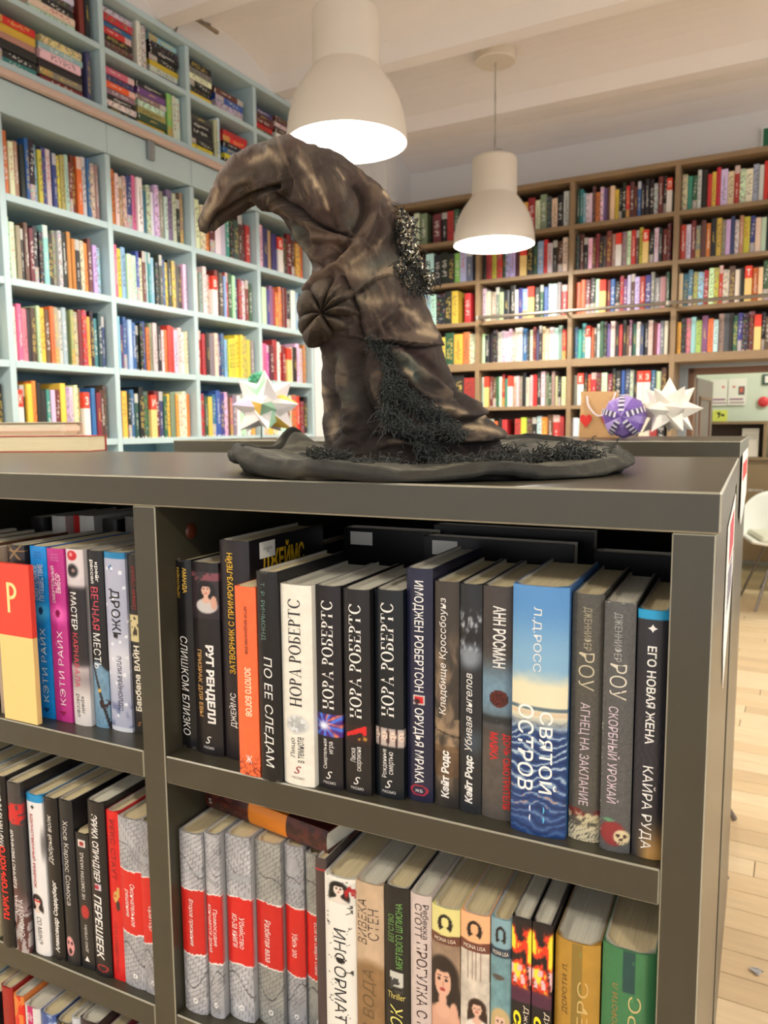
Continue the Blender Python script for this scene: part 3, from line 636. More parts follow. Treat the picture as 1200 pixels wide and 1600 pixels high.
def a_drozh(U, V):
    A = C3((176, 180, 200), U); A = mixc(A, (28, 124, 176), band(V, -.1, .035)); A = mixc(A, (60, 110, 160), ((ell(U, V, .38, .075, .05, .007)+ell(U, V, .3, .085, .05, .007)+ell(U, V, .4, .095, .05, .007)))); A = mixc(A, (235, 238, 245), (hashn(np.floor(U*8), np.floor(V*60), 3) > .965)*1.); A = mixc(A, (226, 226, 232), band(V, .5, .7, .1)*.7); A = mixc(A, (84, 96, 140), sst(.78, .9, V)*sst(.35, .65, fbm(U, V, 3, 14, 4))); return mixc(A, (220, 224, 232), sst(.97, .98, V))
def a_bar(U, V):
    A = C3((34, 32, 28), U); A = mixc(A, (214, 200, 150), band(V, .33, .48)*1.); return mixc(A, (60, 50, 40), band(V, .34, .47)*(vn(U, V, 9, 60, 3) > .72))
def a_card(U, V): return C3((0, 0, 0), U)
def a_single(U, V):
    A = C3((60, 56, 56), U); A = mixc(A, (200, 30, 34), band(V, .12, .24)*.95*(vn(U, V, 4, 60, 2) > .25)); A = mixc(A, (120, 30, 30), sst(.4, .6, V-U*.2)*.4); A = mixc(A, (190, 190, 190), sst(.62, .8, V)*(fbm(U, V, 5, 20, 1) > .5)*.8); return A
def a_child(U, V):
    A = C3((232, 230, 228), U); A = mixc(A, (30, 140, 196), band(V, -.1, .045)); A = woman(A, U, V, .42, .665, .22, (24, 20, 20), (226, 206, 196), .03, (232, 230, 228)); A = mixc(A, (196, 20, 24), band(V, .655, .668)*(np.abs(U-.42) < .22)); return mixc(A, (40, 38, 38), ell(U, V, .95, .3, .1, .08, .8)*.6)
def a_hose(U, V):
    A = C3((26, 28, 32), U); m = ell(U, V, .42, .885, .3, .06, .1); A = mixc(A, (216, 150, 150), m)
    for cu in (.3, .56): A = mixc(A, (30, 16, 18), ell(U, V, cu, .865, .08, .01))
    return mixc(A, (40, 12, 14), ell(U, V, .44, .915, .12, .018))
def a_spain(U, V):
    A = C3((28, 28, 30), U); A = mixc(A, (196, 40, 44), ell(U, V, .5, .575, .3, .05)*(np.abs(np.sin(V*200-np.abs(U-.5)*14)) > .4)); A = mixc(A, (226, 220, 214), band(V, .05, .1)*(np.abs(U-.5) < .25)); return mixc(A, (150, 30, 30), band(V, .06, .09)*(np.abs(U-.5) < .16))
def a_erika(U, V):
    A = C3((24, 22, 24), U); A = mixc(A, (206, 196, 206), band(V, .465, .50)*(np.abs(U-.5) < .2)); A = mixc(A, (170, 30, 50), band(V, .472, .495)*(np.abs(U-.45) < .12)); return mixc(A, (186, 40, 50), (np.abs(np.sqrt(((U-.55)/.28)**2+((V-.95)/.018)**2)-1) < .12)*1.)
def a_redgun(U, V):
    A = plain((206, 26, 28))(U, V); A = mixc(A, (206, 170, 90), ell(U, V, .55, .5, .2, .035)*1.); A = mixc(A, (206, 170, 90), (np.abs(U-.75) < .1)*band(V, .44, .5)); A = mixc(A, (60, 44, 36), ell(U, V, .7, .55, .16, .03)); return mixc(A, (206, 26, 28), ell(U, V, .5, .495, .07, .008))
def a_info(U, V):
    A = C3((236, 234, 224), U); m = band(V, .02, .13)*(U > .12); B = woman(C3((220, 220, 210), U), U, V, .5, .06, .2, (20, 20, 20), (232, 216, 204), .026); B = mixc(B, (170, 26, 34), ell(U, V, .85, .07, .16, .04)*sst(.4, .5, fbm(U, V, 6, 40, 1))); A = A*(1-m[..., None])+B*m[..., None]
    cr = (np.abs(U-.5-.4*np.sin(V*60+fbm(U, V, 2, 30, 2)*9)) < .03)*(fbm(U, V, 3, 14, 8) > .52); return mixc(A, (60, 58, 56), cr*1.)
def a_sten(U, V): 
    A = C3((196, 170, 140), U); A = mixc(A, (140, 108, 72), sst(.38, .44, V+.03*np.sin(U*3))); return A*(1+.15*(fbm(U, V, 4, 20, 3)-.5))[..., None]
def a_spy(U, V):
    A = C3((26, 26, 26), U); A = mixc(A, (200, 200, 190), band(V, .40, .47)*(np.abs(U-.5) < .28)); return mixc(A, (60, 60, 60), band(V, .43, .5)*(np.abs(U-.5) < .25)*(vn(U, V, 6, 40, 3) > .5))
def a_mona(c1, c2, lady):
    def f(U, V):
        A = C3(c1, U); A = mixc(A, c2, sst(.128, .131, V+.012*np.abs(U-.5))*1.)
        A = mixc(A, (30, 22, 20), ell(U, V, .5, .075, .26, .045, .05)); A = mixc(A, c1, ell(U, V, .5, .068, .14, .024, .05)); A = mixc(A, c1, ell(U, V, .5, .108, .16, .015, .1))
        B = C3((150, 126, 104) if lady == 0 else ((206, 196, 180) if lady == 1 else (110, 150, 156)), U); B = B*(1+.3*(fbm(U, V, 4, 30, lady)-.5))[..., None]
        if lady == 0: B = woman(B, U, V, .42, .34, .36, (44, 34, 30), (222, 174, 148), .075, (214, 164, 138)); B = mixc(B, (220, 170, 144), ell(U, V, .8, .5, .14, .06))
        if lady == 1: B = mixc(B, (130, 100, 86), (np.abs(np.sin(U*22)) < .3)*band(V, .17, .3)*.7); B = woman(B, U, V, .6, .43, .2, (50, 32, 26), (222, 180, 156), .03, (230, 222, 210)); B = mixc(B, (120, 30, 36), sst(.62, .66, V)*.8)
        if lady == 2: B = woman(B, U, V, .5, .46, .3, (196, 170, 120), (226, 190, 168), .04, (40, 46, 54)); B = mixc(B, (90, 80, 74), ell(U, V, .4, .26, .3, .012))
        m = sst(.168, .171, V); return A*(1-m[..., None])+B*m[..., None]
    return f
def a_fire(U, V):
    A = C3((26, 22, 26), U); q = fbm(U, V, 3, 18, 5); m = band(V, .04, .3, .02); A = mixc(A, (226, 60, 34), m*sst(.3, .4, q)); A = mixc(A, (250, 226, 60), m*sst(.45, .55, q)); A = mixc(A, (236, 190, 190), band(V, .2, .28)*sst(.5, .6, fbm(U, V, 5, 30, 8))); return mixc(A, (90, 40, 70), band(V, .3, .36)*.8)
def a_say(c, d):
    def f(U, V):
        A = plain(c)(U, V); A = mixc(A, d, (np.abs(U-.52) < .12)*sst(.0, .004, V)*(1-sst(.17, .175, V) if d[2] > 60 else 1)*.85); A = mixc(A, (110, 170, 90), (np.abs(U-.6) < .03)*(vn(U, V, 4, 40, 2) > .6)*.4); return A
    return f

def front_book(name, label, x, y, z, w, h, d, art, hard=True, rnd_=.004, side=(30, 28, 30), res=.0011, page=None, lean=0, fine=True, group=None, rz=0, edge=None):
    """spine faces the camera; every book is cover (spine art painted as vertex colour on its mesh) + page block"""
    t = thing(name, label, 'book', (x, y, z), rz, group); t.rotation_euler = (0, lean, rz)
    th = .0024 if hard else .0007
    nu = max(6, int(w/res)) if fine else 6; nz = max(8, int(h/res)) if fine else 10
    us = np.linspace(0, 1, nu+1)
    yo = lambda u: rnd_*np.abs(2*u-1)**2.6
    outer = [(0, d), (0, d*.5), (0, rnd_+.006)]+[(w*u, float(yo(u))) for u in us]+[(w, rnd_+.006), (w, d*.5), (w, d)]
    inner = [(w-th, d), (w-th, rnd_+.007), (w*.75, th+float(yo(.75))), (w*.25, th+float(yo(.25))), (th, rnd_+.007), (th, d)]
    P = outer+inner; k = len(P); rows = nz+1
    zs = np.linspace(0, h, rows)
    V = np.zeros((rows, k, 3)); V[:, :, 0] = np.array([p[0] for p in P]); V[:, :, 1] = np.array([p[1] for p in P]); V[:, :, 2] = zs[:, None]
    I = np.arange(rows*k).reshape(rows, k); J = np.roll(I, -1, 1)
    F = np.stack([I[:-1], J[:-1], J[1:], I[1:]], -1).reshape(-1, 4).tolist()
    F.append(list(range(k))[::-1]); F.append([int(q) for q in I[-1]])
    me = bpy.data.meshes.new('cover'); me.from_pydata(V.reshape(-1, 3).tolist(), [], F); me.materials.append(M_COVER)
    C = np.ones((rows, k, 3))*np.array(side, float)
    if hard: C[:, len(outer):] = (206, 200, 186)
    UU, VV = np.meshgrid(us, 1-zs/h)
    A = art(UU, VV); C[:, 3:3+nu+1] = A
    if edge is not None: C[-2:, :len(outer)] = edge
    pcol(me, lina(np.clip(C, 0, 255)).reshape(-1, 3)); me.update(); fixn(me)
    link('cover', me, t)
    mb = MB(); e = .003 if hard else .0002
    n = 5
    pts = [(th+(w-2*th)*q/n, th+.001+float(yo(.08+.84*q/n))) for q in range(n+1)]
    poly = [(p[0], p[1], e) for p in pts]+[(w-th, d-e, e), (th, d-e, e)]
    mb.prism(poly, (0, 0, h-2*e)); link('page_block', mb.mesh('page_block', page or M_PAGE), t)
    t['w'] = w; return t
def spine(t, w, h, s, v0, v1, u, hw, col, d='d', bold=0, shear=0, rnd_=.004, name='lettering'):
    """write s on the spine between v0 and v1 (from the top); d: reading down, up or level; hw = letter height as a share of the spine width"""
    yo = lambda x: rnd_*abs(2*min(1, max(0, x/w))-1)**2.6-.00035
    cv = h*(1-(v0+v1)/2); L = h*(v1-v0)
    if d == 'd': pl = lambda a, b: (w*u+b, yo(w*u+b), cv-a)
    elif d == 'u': pl = lambda a, b: (w*u-b, yo(w*u-b), cv+a)
    else: pl = lambda a, b: (w*u+a, yo(w*u+a), cv+b)
    box = (L, w*hw) if d != 'h' else (w*hw, L)
    text(t, s, box, col, pl, bold, shear, name)
del_keys = []
def bk(name, label, x, y, row, w, h, art, texts, d=.135, hard=True, r=.003, side=(30, 28, 30), page=None, group=None, lean=0, edge=None, fine=True):
    t = front_book(name, label, x, y, rowz(row)+.0003, w, h, d, art, hard, r, side, page=page, group=group, lean=lean, edge=edge, fine=fine)
    for q in texts: spine(t, w, h, *q, rnd_=r)
    del t['w']; return t
WH = (236, 234, 228); YE = (226, 184, 70); BK = (24, 22, 24); RD = (206, 34, 34)
G1 = 'crime novels on the top shelf, right compartment'; G2 = 'crime novels on the top shelf, left compartment'; G3 = 'crime novels on the second shelf, left compartment'; G4 = 'crime novels on the second shelf, right compartment'; G5 = 'books on the third shelf, left compartment'
DK = plain((15, 14, 15), (84, 82, 78))
swirl = ('S', .935, .965, .5, .3, WH, 'h', .0, .5)
H_ = 'hardcover_book'; P_ = 'paperback_book'
# --- top shelf, right compartment
bk(H_, 'narrow black hardcover against the left upright, yellow author name, slanted white title', -.5535, .627, 0, .0225, .207, DK, [('АМАНДА', .04, .17, .66, .26, YE, 'd', .02), ('РЕЙНОЛЬДС', .04, .2, .3, .22, YE, 'd', 0), ('СЛИШКОМ БЛИЗКО', .40, .93, .5, .42, WH, 'd', 0, .15)], group=G1)
bk(H_, 'black hardcover with a photo of a dark-haired woman at the top of its spine', -.5265, .622, 0, .0345, .207, a_rut, [('РУТ РЕНДЕЛЛ', .42, .83, .62, .34, WH, 'd', .05), ('ПРИЗРАК ДЛЯ ЕВЫ', .45, .8, .24, .2, (206, 160, 90), 'd', .01), ('S', .9, .94, .5, .22, WH, 'h', 0, .4), ('ЭКСМО', .955, .968, .5, .4, WH, 'h')], group=G1)
t = bk(H_, 'tallest black hardcover, big yellow name on its cover above its neighbours', -.4905, .624, 0, .0365, .232, plain((30, 24, 28)), [('ЗАТВОРНИК С ПРИМРОУЗ-ЛЕЙН', .055, .6, .36, .26, (226, 180, 30), 'u', .01), ('ДЖЕЙМС', .69, .85, .36, .3, WH, 'u', .01), ('РЕННЕР', .71, .85, .68, .18, WH, 'u')], d=.15, group=G1, side=(26, 22, 26))
text(t, 'ДЖЕЙМС', (.082, .034), (226, 180, 30), lambda a, b: (.0366+.0002, .066+a, .232-.025+b), .03, name='cover_lettering')
mb = MB(); mb.box((.0366, .021, .211), (.0369, .049, .228)); link('shelf_mark_sticker', mb.mesh('shelf_mark_sticker', M_PAPER), t)
text(t, 'АНГЛИЙСКИЙ\nРЕН', (.016, .006), (110, 108, 104), lambda a, b: (.0371, .035+a, .2195+b), 0, name='sticker_lettering')
bk(P_, 'bright orange thin book standing in front of the tall black one', -.4535, .600, 0, .0245, .192, lambda U, V: mixc(plain((238, 106, 60))(U, V), (120, 40, 24), sst(.84, 1, V)*(fbm(U, V, 14, 120, 3) > .6)), [('АРТУР БЕНДЖАМИН РИВ', .1, .35, .5, .16, (60, 30, 34), 'd', .01), ('ЗОЛОТО БОГОВ', .42, .68, .55, .3, (248, 222, 190), 'd', .03), ('ж', .89, .93, .5, .3, WH, 'h')], hard=False, r=.001, side=(238, 106, 60), group=G1)
bk(H_, 'glossy black hardcover with green-grey author name, long slanted white title', -.4275, .598, 0, .0238, .209, DK, [('Т. Р. РИЧМОНД', .05, .32, .35, .24, (96, 130, 120), 'd'), ('ПО ЕЕ СЛЕДАМ', .40, .93, .5, .46, WH, 'd', 0, .12)], group=G1)
bk(H_, 'white hardcover with a pale grey rose on the spine', -.4030, .602, 0, .0345, .198, a_rose, [('§НОРА РОБЕРТС', .07, .6, .48, .4, (40, 36, 36), 'u', -.005), ('Лицо', .76, .86, .36, .17, (50, 50, 50), 'u'), ('в темноте', .75, .88, .62, .2, (50, 50, 50), 'u'), ('S', .9, .94, .5, .24, (150, 40, 50), 'h', 0, .4), ('ЭКСМО', .955, .967, .5, .42, (90, 60, 60), 'h')], side=(226, 222, 210), group=G1, page=M_PAGEW)
bk(H_, 'black hardcover with blue-violet light rays picture on the spine', -.3682, .609, 0, .0270, .198, a_rays, [('§НОРА РОБЕРТС', .07, .6, .5, .46, WH, 'u', -.005), ('Смертельная', .75, .9, .36, .2, WH, 'u'), ('игра', .76, .82, .62, .2, WH, 'u'), ('S', .91, .95, .5, .26, WH, 'h', 0, .4), ('ЭКСМО', .962, .975, .5, .5, WH, 'h')], group=G1, page=M_PAGEW)
bk(H_, 'black hardcover with a red high-heeled shoe on the spine', -.3390, .610, 0, .0275, .197, a_shoe, [('§НОРА РОБЕРТС', .07, .62, .48, .46, WH, 'u', -.005), ('Ласка', .77, .84, .36, .2, WH, 'u'), ('скорпиона', .76, .88, .62, .2, WH, 'u'), ('S', .91, .95, .5, .26, WH, 'h', 0, .4), ('ЭКСМО', .962, .975, .5, .5, WH, 'h')], group=G1, page=M_PAGEW)
bk(H_, 'black hardcover with a strip of pale faces on the spine', -.3092, .616, 0, .0285, .198, a_faces, [('§НОРА РОБЕРТС', .06, .6, .48, .46, WH, 'u', -.005), ('Рожденные', .76, .9, .36, .2, WH, 'u'), ('смертью', .77, .88, .62, .2, WH, 'u'), ('S', .91, .95, .5, .26, WH, 'h', 0, .4), ('ЭКСМО', .962, .975, .5, .5, WH, 'h')], side=(16, 22, 28), group=G1, page=M_PAGEW)
t = bk(H_, 'tall dark navy hardcover with a small red square between white titles', -.2795, .622, 0, .0255, .219, a_imo, [('ИМОДЖЕН РОБЕРТСОН', .05, .52, .48, .42, WH, 'd', .01), ('ОРУДЬЯ МРАКА', .59, .92, .48, .42, WH, 'd', .01), ('ЖБ', .945, .958, .5, .3, WH, 'h')], side=(28, 30, 50), group=G1, page=M_PAGEW, d=.14)
mb = MB(); mb.box((.0256, .012, .19), (.0258, .038, .208)); link('shelf_mark_sticker', mb.mesh('shelf_mark_sticker', M_PAPER), t)
bk(H_, 'brown-grey tree bark hardcover with white script title', -.2520, .622, 0, .0232, .209, a_klad, [('Кладбище Кроссбоунз', .07, .58, .4, .36, WH, 'u', 0, .1), ('Кейт Родс', .74, .955, .5, .4, WH, 'u', .04, .1)], side=(46, 42, 40), group=G1)
bk(H_, 'slate-black hardcover with feathery grey artwork and italic white title', -.2278, .621, 0, .0205, .209, a_ubiv, [('Убивая ангелов', .38, .72, .45, .34, WH, 'u', 0, .2), ('Кейт Родс', .74, .955, .5, .42, WH, 'u', .04, .2)], side=(30, 30, 34), group=G1)
bk(H_, 'grey-blue hardcover with a dark red fingerprint disc and red title', -.2065, .621, 0, .0288, .209, a_ann, [('АНН РОСМАН', .08, .34, .54, .4, WH, 'd', .02), ('ДОЧЬ СМОТРИТЕЛЯ', .62, .95, .78, .26, (200, 30, 30), 'd', .03), ('МАЯКА', .62, .74, .4, .26, (200, 30, 30), 'd', .03)], side=(56, 52, 52), group=G1)
t = bk(H_, 'thick blue hardcover with sky, pale clouds and dark waves', -.1768, .609, 0, .0468, .2150, a_ostrov, [('Л.Д.РОСС', .08, .335, .46, .17, WH, 'd'), ('СВЯТОЙ', .49, .82, .68, .3, (246, 246, 240), 'd', .01), ('ОСТРОВ', .47, .82, .28, .3, (246, 246, 240), 'd', .01)], r=.0045, side=(60, 110, 170), group=G1)
for q, (du, dv) in enumerate(((-.07, .02), (.07, .02), (-.07, -.02), (.07, -.02))):
    text(t, 'o', (.0075, .0085), (226, 232, 240) if q % 2 == 0 else (90, 190, 226), lambda a, b, du=du, dv=dv: (.0468*(.5+du)+a*.9, .0001, .215*(.09+dv)+b), .0, name='emblem_leaf')
bk(H_, 'grey cloth-look hardcover with pale house and straw artwork at its foot', -.1288, .617, 0, .0255, .210, a_rou(1), [('ДЖЕННИФЕР', .05, .22, .5, .3, (176, 168, 140), 'd', -.01), ('РОУ', .23, .38, .5, .5, (196, 188, 160), 'd', -.01), ('АГНЕЦ НА ЗАКЛАНИЕ', .43, .85, .46, .36, (206, 190, 200), 'd', 0)], side=(70, 68, 62), group=G1)
bk(H_, 'dark grey worn hardcover with a red apple and skull at its foot', -.1020, .611, 0, .0240, .207, a_rou(2), [('ДЖЕННИФЕР', .04, .23, .45, .3, (176, 176, 170), 'd', -.01), ('РОУ', .24, .38, .5, .55, (220, 214, 196), 'd', -.01), ('СКОРБНЫЙ УРОЖАЙ', .41, .8, .42, .4, (214, 196, 206), 'd', 0)], side=(60, 60, 60), group=G1, page=M_PAGEW)
bk(H_, 'dark hardcover with a cyan top band, last before the right panel', -.0768, .612, 0, .0232, .203, a_ruda, [('ЕГО НОВАЯ ЖЕНА', .14, .53, .5, .3, WH, 'd', .02), ('КАЙРА РУДА', .62, .96, .5, .5, WH, 'd', 0), ('✦', .055, .085, .5, .3, WH, 'h')], side=(30, 30, 34), group=G1)
# books of the back row: seen above and behind the front row
def back_book(x, y, row, w, h, c, label, rz=0, d=.13, sticker=False, page=None):
    t = front_book('hardcover_book', label, x, y, rowz(row)+.0003, w, h, d, plain(c), True, .002, c, fine=False, page=page, rz=rz, group='books of the back row'); del t['w']
    if sticker:
        mb = MB(); mb.box((w, .012, h-.02), (w+.0003, .042, h-.004)); link('shelf_mark_sticker', mb.mesh('shelf_mark_sticker', M_PAPER), t)
    return t
r9 = math.radians(90)
back_book(-.548, .772, 0, .026, .2, (26, 24, 26), 'black book behind the leftmost books', 0)
t = back_book(-.455, .85, 0, .028, .222, (22, 22, 24), 'black book turned sideways behind the tallest hardcover, white label', -r9, d=.12, sticker=True)
back_book(-.50, .79, 0, .024, .2, (38, 34, 34), 'dark book in the back row near the left upright', 0)
t = back_book(-.335, .815, 0, .022, .222, (20, 20, 24), 'black book turned sideways behind the dark navy one, white label', -r9, d=.17, sticker=True)
back_book(-.345, .87, 0, .022, .228, (28, 26, 28), 'black book turned sideways, deepest in the compartment', -r9, d=.19)
back_book(-.15, .84, 0, .026, .213, (24, 22, 24), 'black book turned sideways behind the thick blue one', -r9, d=.1)
# --- top shelf, left compartment
t = thing('divider_card', 'big yellow and red divider card lettered Р at the left edge', 'card', (-.800, .602, rowz(0)+.0005), 0, 'divider cards')
for nm, a, b, m in (('card_body', 0, .104, M_CARDY), ('card_head', .104, .19, M_CARDR)):
    mb = MB(); mb.bbox((0, 0, a), (.056, .007, b), .0004); link(nm, mb.mesh(nm, m), t)
mb = MB(); mb.box((.018, -.0006, .132), (.022, .0004, .168))
for k in range(14):
    a0_, a1_ = (math.radians(-90+180*q/14) for q in (k, k+1)); P8 = [(.024+r_*math.cos(q), -.0006, .158+r_*.98*math.sin(q)) for q, r_ in ((a0_, .0062), (a0_, .0102), (a1_, .0102), (a1_, .0062))]; mb.prism(P8, (0, .001, 0))
mb.box((.0215, -.0006, .1640), (.0245, .0004, .168)); mb.box((.0215, -.0006, .148), (.0245, .0004, .1520)); link('letter', mb.mesh('letter', mat('print_246_224_150', (246, 224, 150), .45)), t)
bk(P_, 'pale wood-toned thin book left of the yellow divider card', -.822, .612, 0, .012, .205, plain((170, 150, 130)), [], group=G2, side=(180, 160, 140))
bk(H_, 'black book with a gold cross pattern behind the yellow divider card', -.8010, .618, 0, .029, .209, lambda U, V: mixc(C3((36, 32, 34), U), (150, 116, 74), ((np.abs(np.abs(U-.5)*.12-np.abs(V-.045)) < .006)+(np.abs(V-.03) < .003))*(V < .08)*1.), [], group=G2)
bk(P_, 'bright blue book right of the yellow divider card', -.7675, .624, 0, .0265, .209, a_blue((20, 130, 206), (20, 60, 110)), [('ЗВЕЗДЫ', .03, .04, .5, .4, (20, 70, 140), 'h'), ('МИРОВОГО', .046, .056, .5, .45, (20, 70, 140), 'h'), ('ДЕТЕКТИВА', .062, .072, .5, .5, (20, 70, 140), 'h'), ('СМЕРТЕЛЬНОЕ', .11, .31, .3, .24, WH, 'u'), ('ПУТЕШЕСТВИЕ', .1, .31, .62, .3, WH, 'u'), ('КЭТИ РАЙХ', .47, .9, .5, .42, WH, 'u', -.012)], hard=False, r=.001, side=(20, 130, 206), group=G2)
bk(P_, 'magenta book beside the bright blue one', -.7395, .624, 0, .0268, .208, a_blue((178, 46, 128), (130, 20, 70)), [('ЗВЕЗДЫ', .03, .04, .5, .4, (220, 140, 190), 'h'), ('МИРОВОГО', .046, .056, .5, .45, (220, 140, 190), 'h'), ('ДЕТЕКТИВА', .062, .072, .5, .5, (220, 140, 190), 'h'), ('СМЕРТЕЛЬНЫЙ', .1, .31, .3, .24, WH, 'u'), ('ВЫБОР', .14, .25, .62, .3, WH, 'u'), ('КЭТИ РАЙХ', .47, .9, .5, .42, WH, 'u', -.012)], hard=False, r=.001, side=(178, 46, 128), group=G2)
bk(H_, 'white and black hardcover with a red-nosed clown face at the top', -.7110, .624, 0, .0270, .209, a_mast, [('МАСТЕР', .24, .45, .42, .36, WH, 'd', .01), ('КАРНАВАЛА', .47, .78, .42, .3, (206, 60, 80), 'd', 0), ('крейг', .83, .93, .66, .24, BK, 'd'), ('рассел', .82, .95, .36, .24, BK, 'd')], group=G2, side=(200, 196, 196))
bk(H_, 'black hardcover with pink and white title over a pale blue picture', -.6830, .629, 0, .0240, .208, a_vech, [('крейг', .06, .17, .68, .24, WH, 'd', .02), ('рассел', .05, .18, .36, .24, WH, 'd', .02), ('ВЕЧНАЯ', .2, .44, .48, .46, (206, 70, 90), 'd', 0), ('МЕСТЬ', .46, .66, .48, .46, WH, 'd', 0)], group=G2)
bk(H_, 'pale lavender-grey hardcover with black title and blue top band', -.6580, .630, 0, .0310, .208, a_drozh, [('ДРОЖЬ', .2, .48, .5, .5, BK, 'd', .012), ('ЭЛЛИ РЕЙНОЛДС', .57, .88, .6, .3, (30, 32, 50), 'd', .01)], group=G2, side=(170, 176, 196))
bk(H_, 'narrow black hardcover against the middle upright, cream title', -.6262, .634, 0, .0190, .206, a_bar, [('Дивная стража', .06, .3, .5, .4, (150, 40, 34), 'u'), ('Барбара ВАЙН', .5, .87, .5, .66, (240, 234, 214), 'u', .03), ('S', .93, .955, .5, .3, (206, 130, 60), 'h', 0, .4)], r=.002, group=G2)
rb2 = random.Random(5)
for i, (c, nm) in enumerate(zip(('k', 'w', 'r', 'w', 'k', 'g', 'r', 'w', 'n', 'w'), range(10))):
    back_book(-1.0+.034*i+.02, .80+.01*(i % 3), 0, .028, .2+.022*rb2.random(), PAL[c], '%s book, %s in the back row of the left compartment' % (CN[c], ORD[i]), 0, page=M_PAGEW)
for i, c in enumerate('kwkdb'):
    back_book(-1.02+.036*i, .62, 0, .032, .205, PAL[c], '%s book left of the frame on the top shelf, %s' % (CN[c], ORD[i]), 0)
# --- second shelf, left compartment
bk(H_, 'black hardcover with red title at the left edge, second shelf', -.8280, .597, 1, .0235, .224, DK, [('МАРТИН КРУЗ СМИТ', .04, .4, .6, .3, WH, 'u', .01), ('ПАРК ГОРЬКОГО', .4, .83, .6, .4, (226, 40, 30), 'u', .04)], group=G3)
bk(H_, 'dark hardcover with white title over a red diagonal picture', -.8040, .598, 1, .0240, .220, a_single, [('ЕДИНСТВЕННАЯ', .28, .62, .35, .3, WH, 'u', .02), ('АННА', .66, .78, .35, .26, WH, 'u', .01), ('СНОКСТРА', .68, .9, .65, .3, WH, 'u', 0), ], group=G3)
bk(H_, 'white hardcover with blue top band, red title and a girl', -.7790, .605, 1, .0265, .207, a_child, [('ЕДИНСТВЕННЫЙ РЕБЕНОК', .12, .58, .4, .24, (176, 24, 34), 'd', .02), ('СО МИНЭ', .76, .93, .5, .3, BK, 'd', 0, .1), ('✦', .06, .09, .5, .25, (60, 60, 60), 'h')], group=G3, side=(220, 218, 214), edge=(30, 140, 196))
bk(H_, 'black hardcover with italic white title, third full one on the second shelf', -.7515, .607, 1, .0225, .207, DK, [('Добрый волк', .1, .4, .5, .4, WH, 'u', 0, .2), ('Александр Содерберг', .5, .95, .6, .36, WH, 'u', .03, .2)], group=G3)
bk(H_, 'black hardcover with a pink weeping mask at its foot', -.7280, .608, 1, .0225, .209, a_hose, [('Хосе Карлос Сомоса', .12, .63, .52, .42, WH, 'd', -.01), ('ДАМА НОМЕР ТРИНАДЦАТЬ', .2, .6, .2, .16, (120, 124, 150), 'd')], group=G3)
bk(P_, 'short black book with a red feather on the spine', -.7045, .611, 1, .0215, .172, a_spain, [('НЕ СМОТРИ НАЗАД', .14, .48, .5, .28, WH, 'u', .0), ('ДЖО СПЕЙН', .67, .87, .5, .28, WH, 'u', .0), ('▲', .9, .94, .5, .35, WH, 'h')], group=G3, hard=False, r=.001)
bk(H_, 'black hardcover with bold italic white title and a tiny red and white square', -.6820, .609, 1, .0265, .217, a_erika, [('ЭРИКА СПИНДЛЕР', .07, .45, .46, .44, WH, 'd', .02, .15), ('ПЕРЕШЕЕК', .53, .9, .46, .44, WH, 'd', .02, .15)], group=G3, page=M_PAGEW)
bk(H_, 'bright red hardcover with a golden revolver on the spine', -.6548, .613, 1, .0180, .209, a_redgun, [('РЕКС СТАУТ', .05, .4, .5, .4, (130, 16, 18), 'd', .01), ('ЧТО ИЗВЕСТНО', .65, .95, .4, .26, (130, 16, 18), 'd')], r=.001, side=(200, 26, 28), group=G3)
bk(H_, 'wide grey map-patterned book with red band beside the red one', -.6368, .612, 1, .0315, .206, a_map(2, 168), [('Окончательное', .38, .63, .6, .22, WH, 'd', 0, .1), ('решение', .42, .58, .3, .2, WH, 'd', 0, .1)], r=.002, side=(160, 160, 160), group=G3)
bk(H_, 'narrow grey map-patterned book with red band against the middle upright', -.6045, .612, 1, .0215, .208, a_map(5, 160, .32, .7), [('оратор', .48, .62, .55, .34, WH, 'd', 0, .1)], r=.001, side=(150, 150, 150), group=G3)
for i, c in enumerate('uktksc'):
    back_book(-1.06+.037*i, .60, 1, .034, .207, PAL[c], '%s book outside the left edge, second shelf, %s' % (CN[c], ORD[i]), 0)
# --- second shelf, right compartment: a series with map covers and red bands
MP = [(-.5478, .611, .0300, .210, 178, .31, .665, (('Второе признание', .36, .62, .5, .24),), 'leftmost'), (-.5168, .615, .0195, .213, 172, .33, .7, (('Правосудие', .4, .6, .66, .3), ('кончается дома', .38, .64, .3, .26)), 'narrow second'),
      (-.4960, .624, .0320, .212, 182, .33, .69, (('Убийство', .43, .6, .66, .22), ('из-за книги', .42, .6, .36, .22)), 'wide third'), (-.4632, .632, .0320, .209, 156, .33, .68, (('Разбитая ваза', .42, .65, .5, .24),), 'fourth, brownish'),
      (-.4305, .639, .0235, .208, 158, .33, .7, (('Убить зло', .47, .6, .55, .3),), 'fifth, narrow'), (-.4062, .642, .0260, .203, 150, .33, .69, (('Если бы смерть спала', .37, .66, .5, .26),), 'sixth, darkest')]
for i, (x, y, w_, h, tone, a, b, tx, nm) in enumerate(MP):
    bk(H_, 'grey map-patterned book with a torn red band, %s of the series' % nm, x, y, 1, w_, h, a_map(i+3, tone, a, b, warm=(10 if i in (3, 5) else 0)), [(q[0], q[1], q[2], q[3], q[4], WH, 'd', 0, .12) for q in tx], r=.003, side=(tone-20,)*3, group=G4)
bk(H_, 'thin dark book between the map series and the white one', -.3795, .62, 1, .0125, .216, lambda U, V: mixc(C3((70, 58, 58), U), (170, 40, 44), band(V, .05, .06)), [], r=.001, side=(56, 48, 50), group=G4)
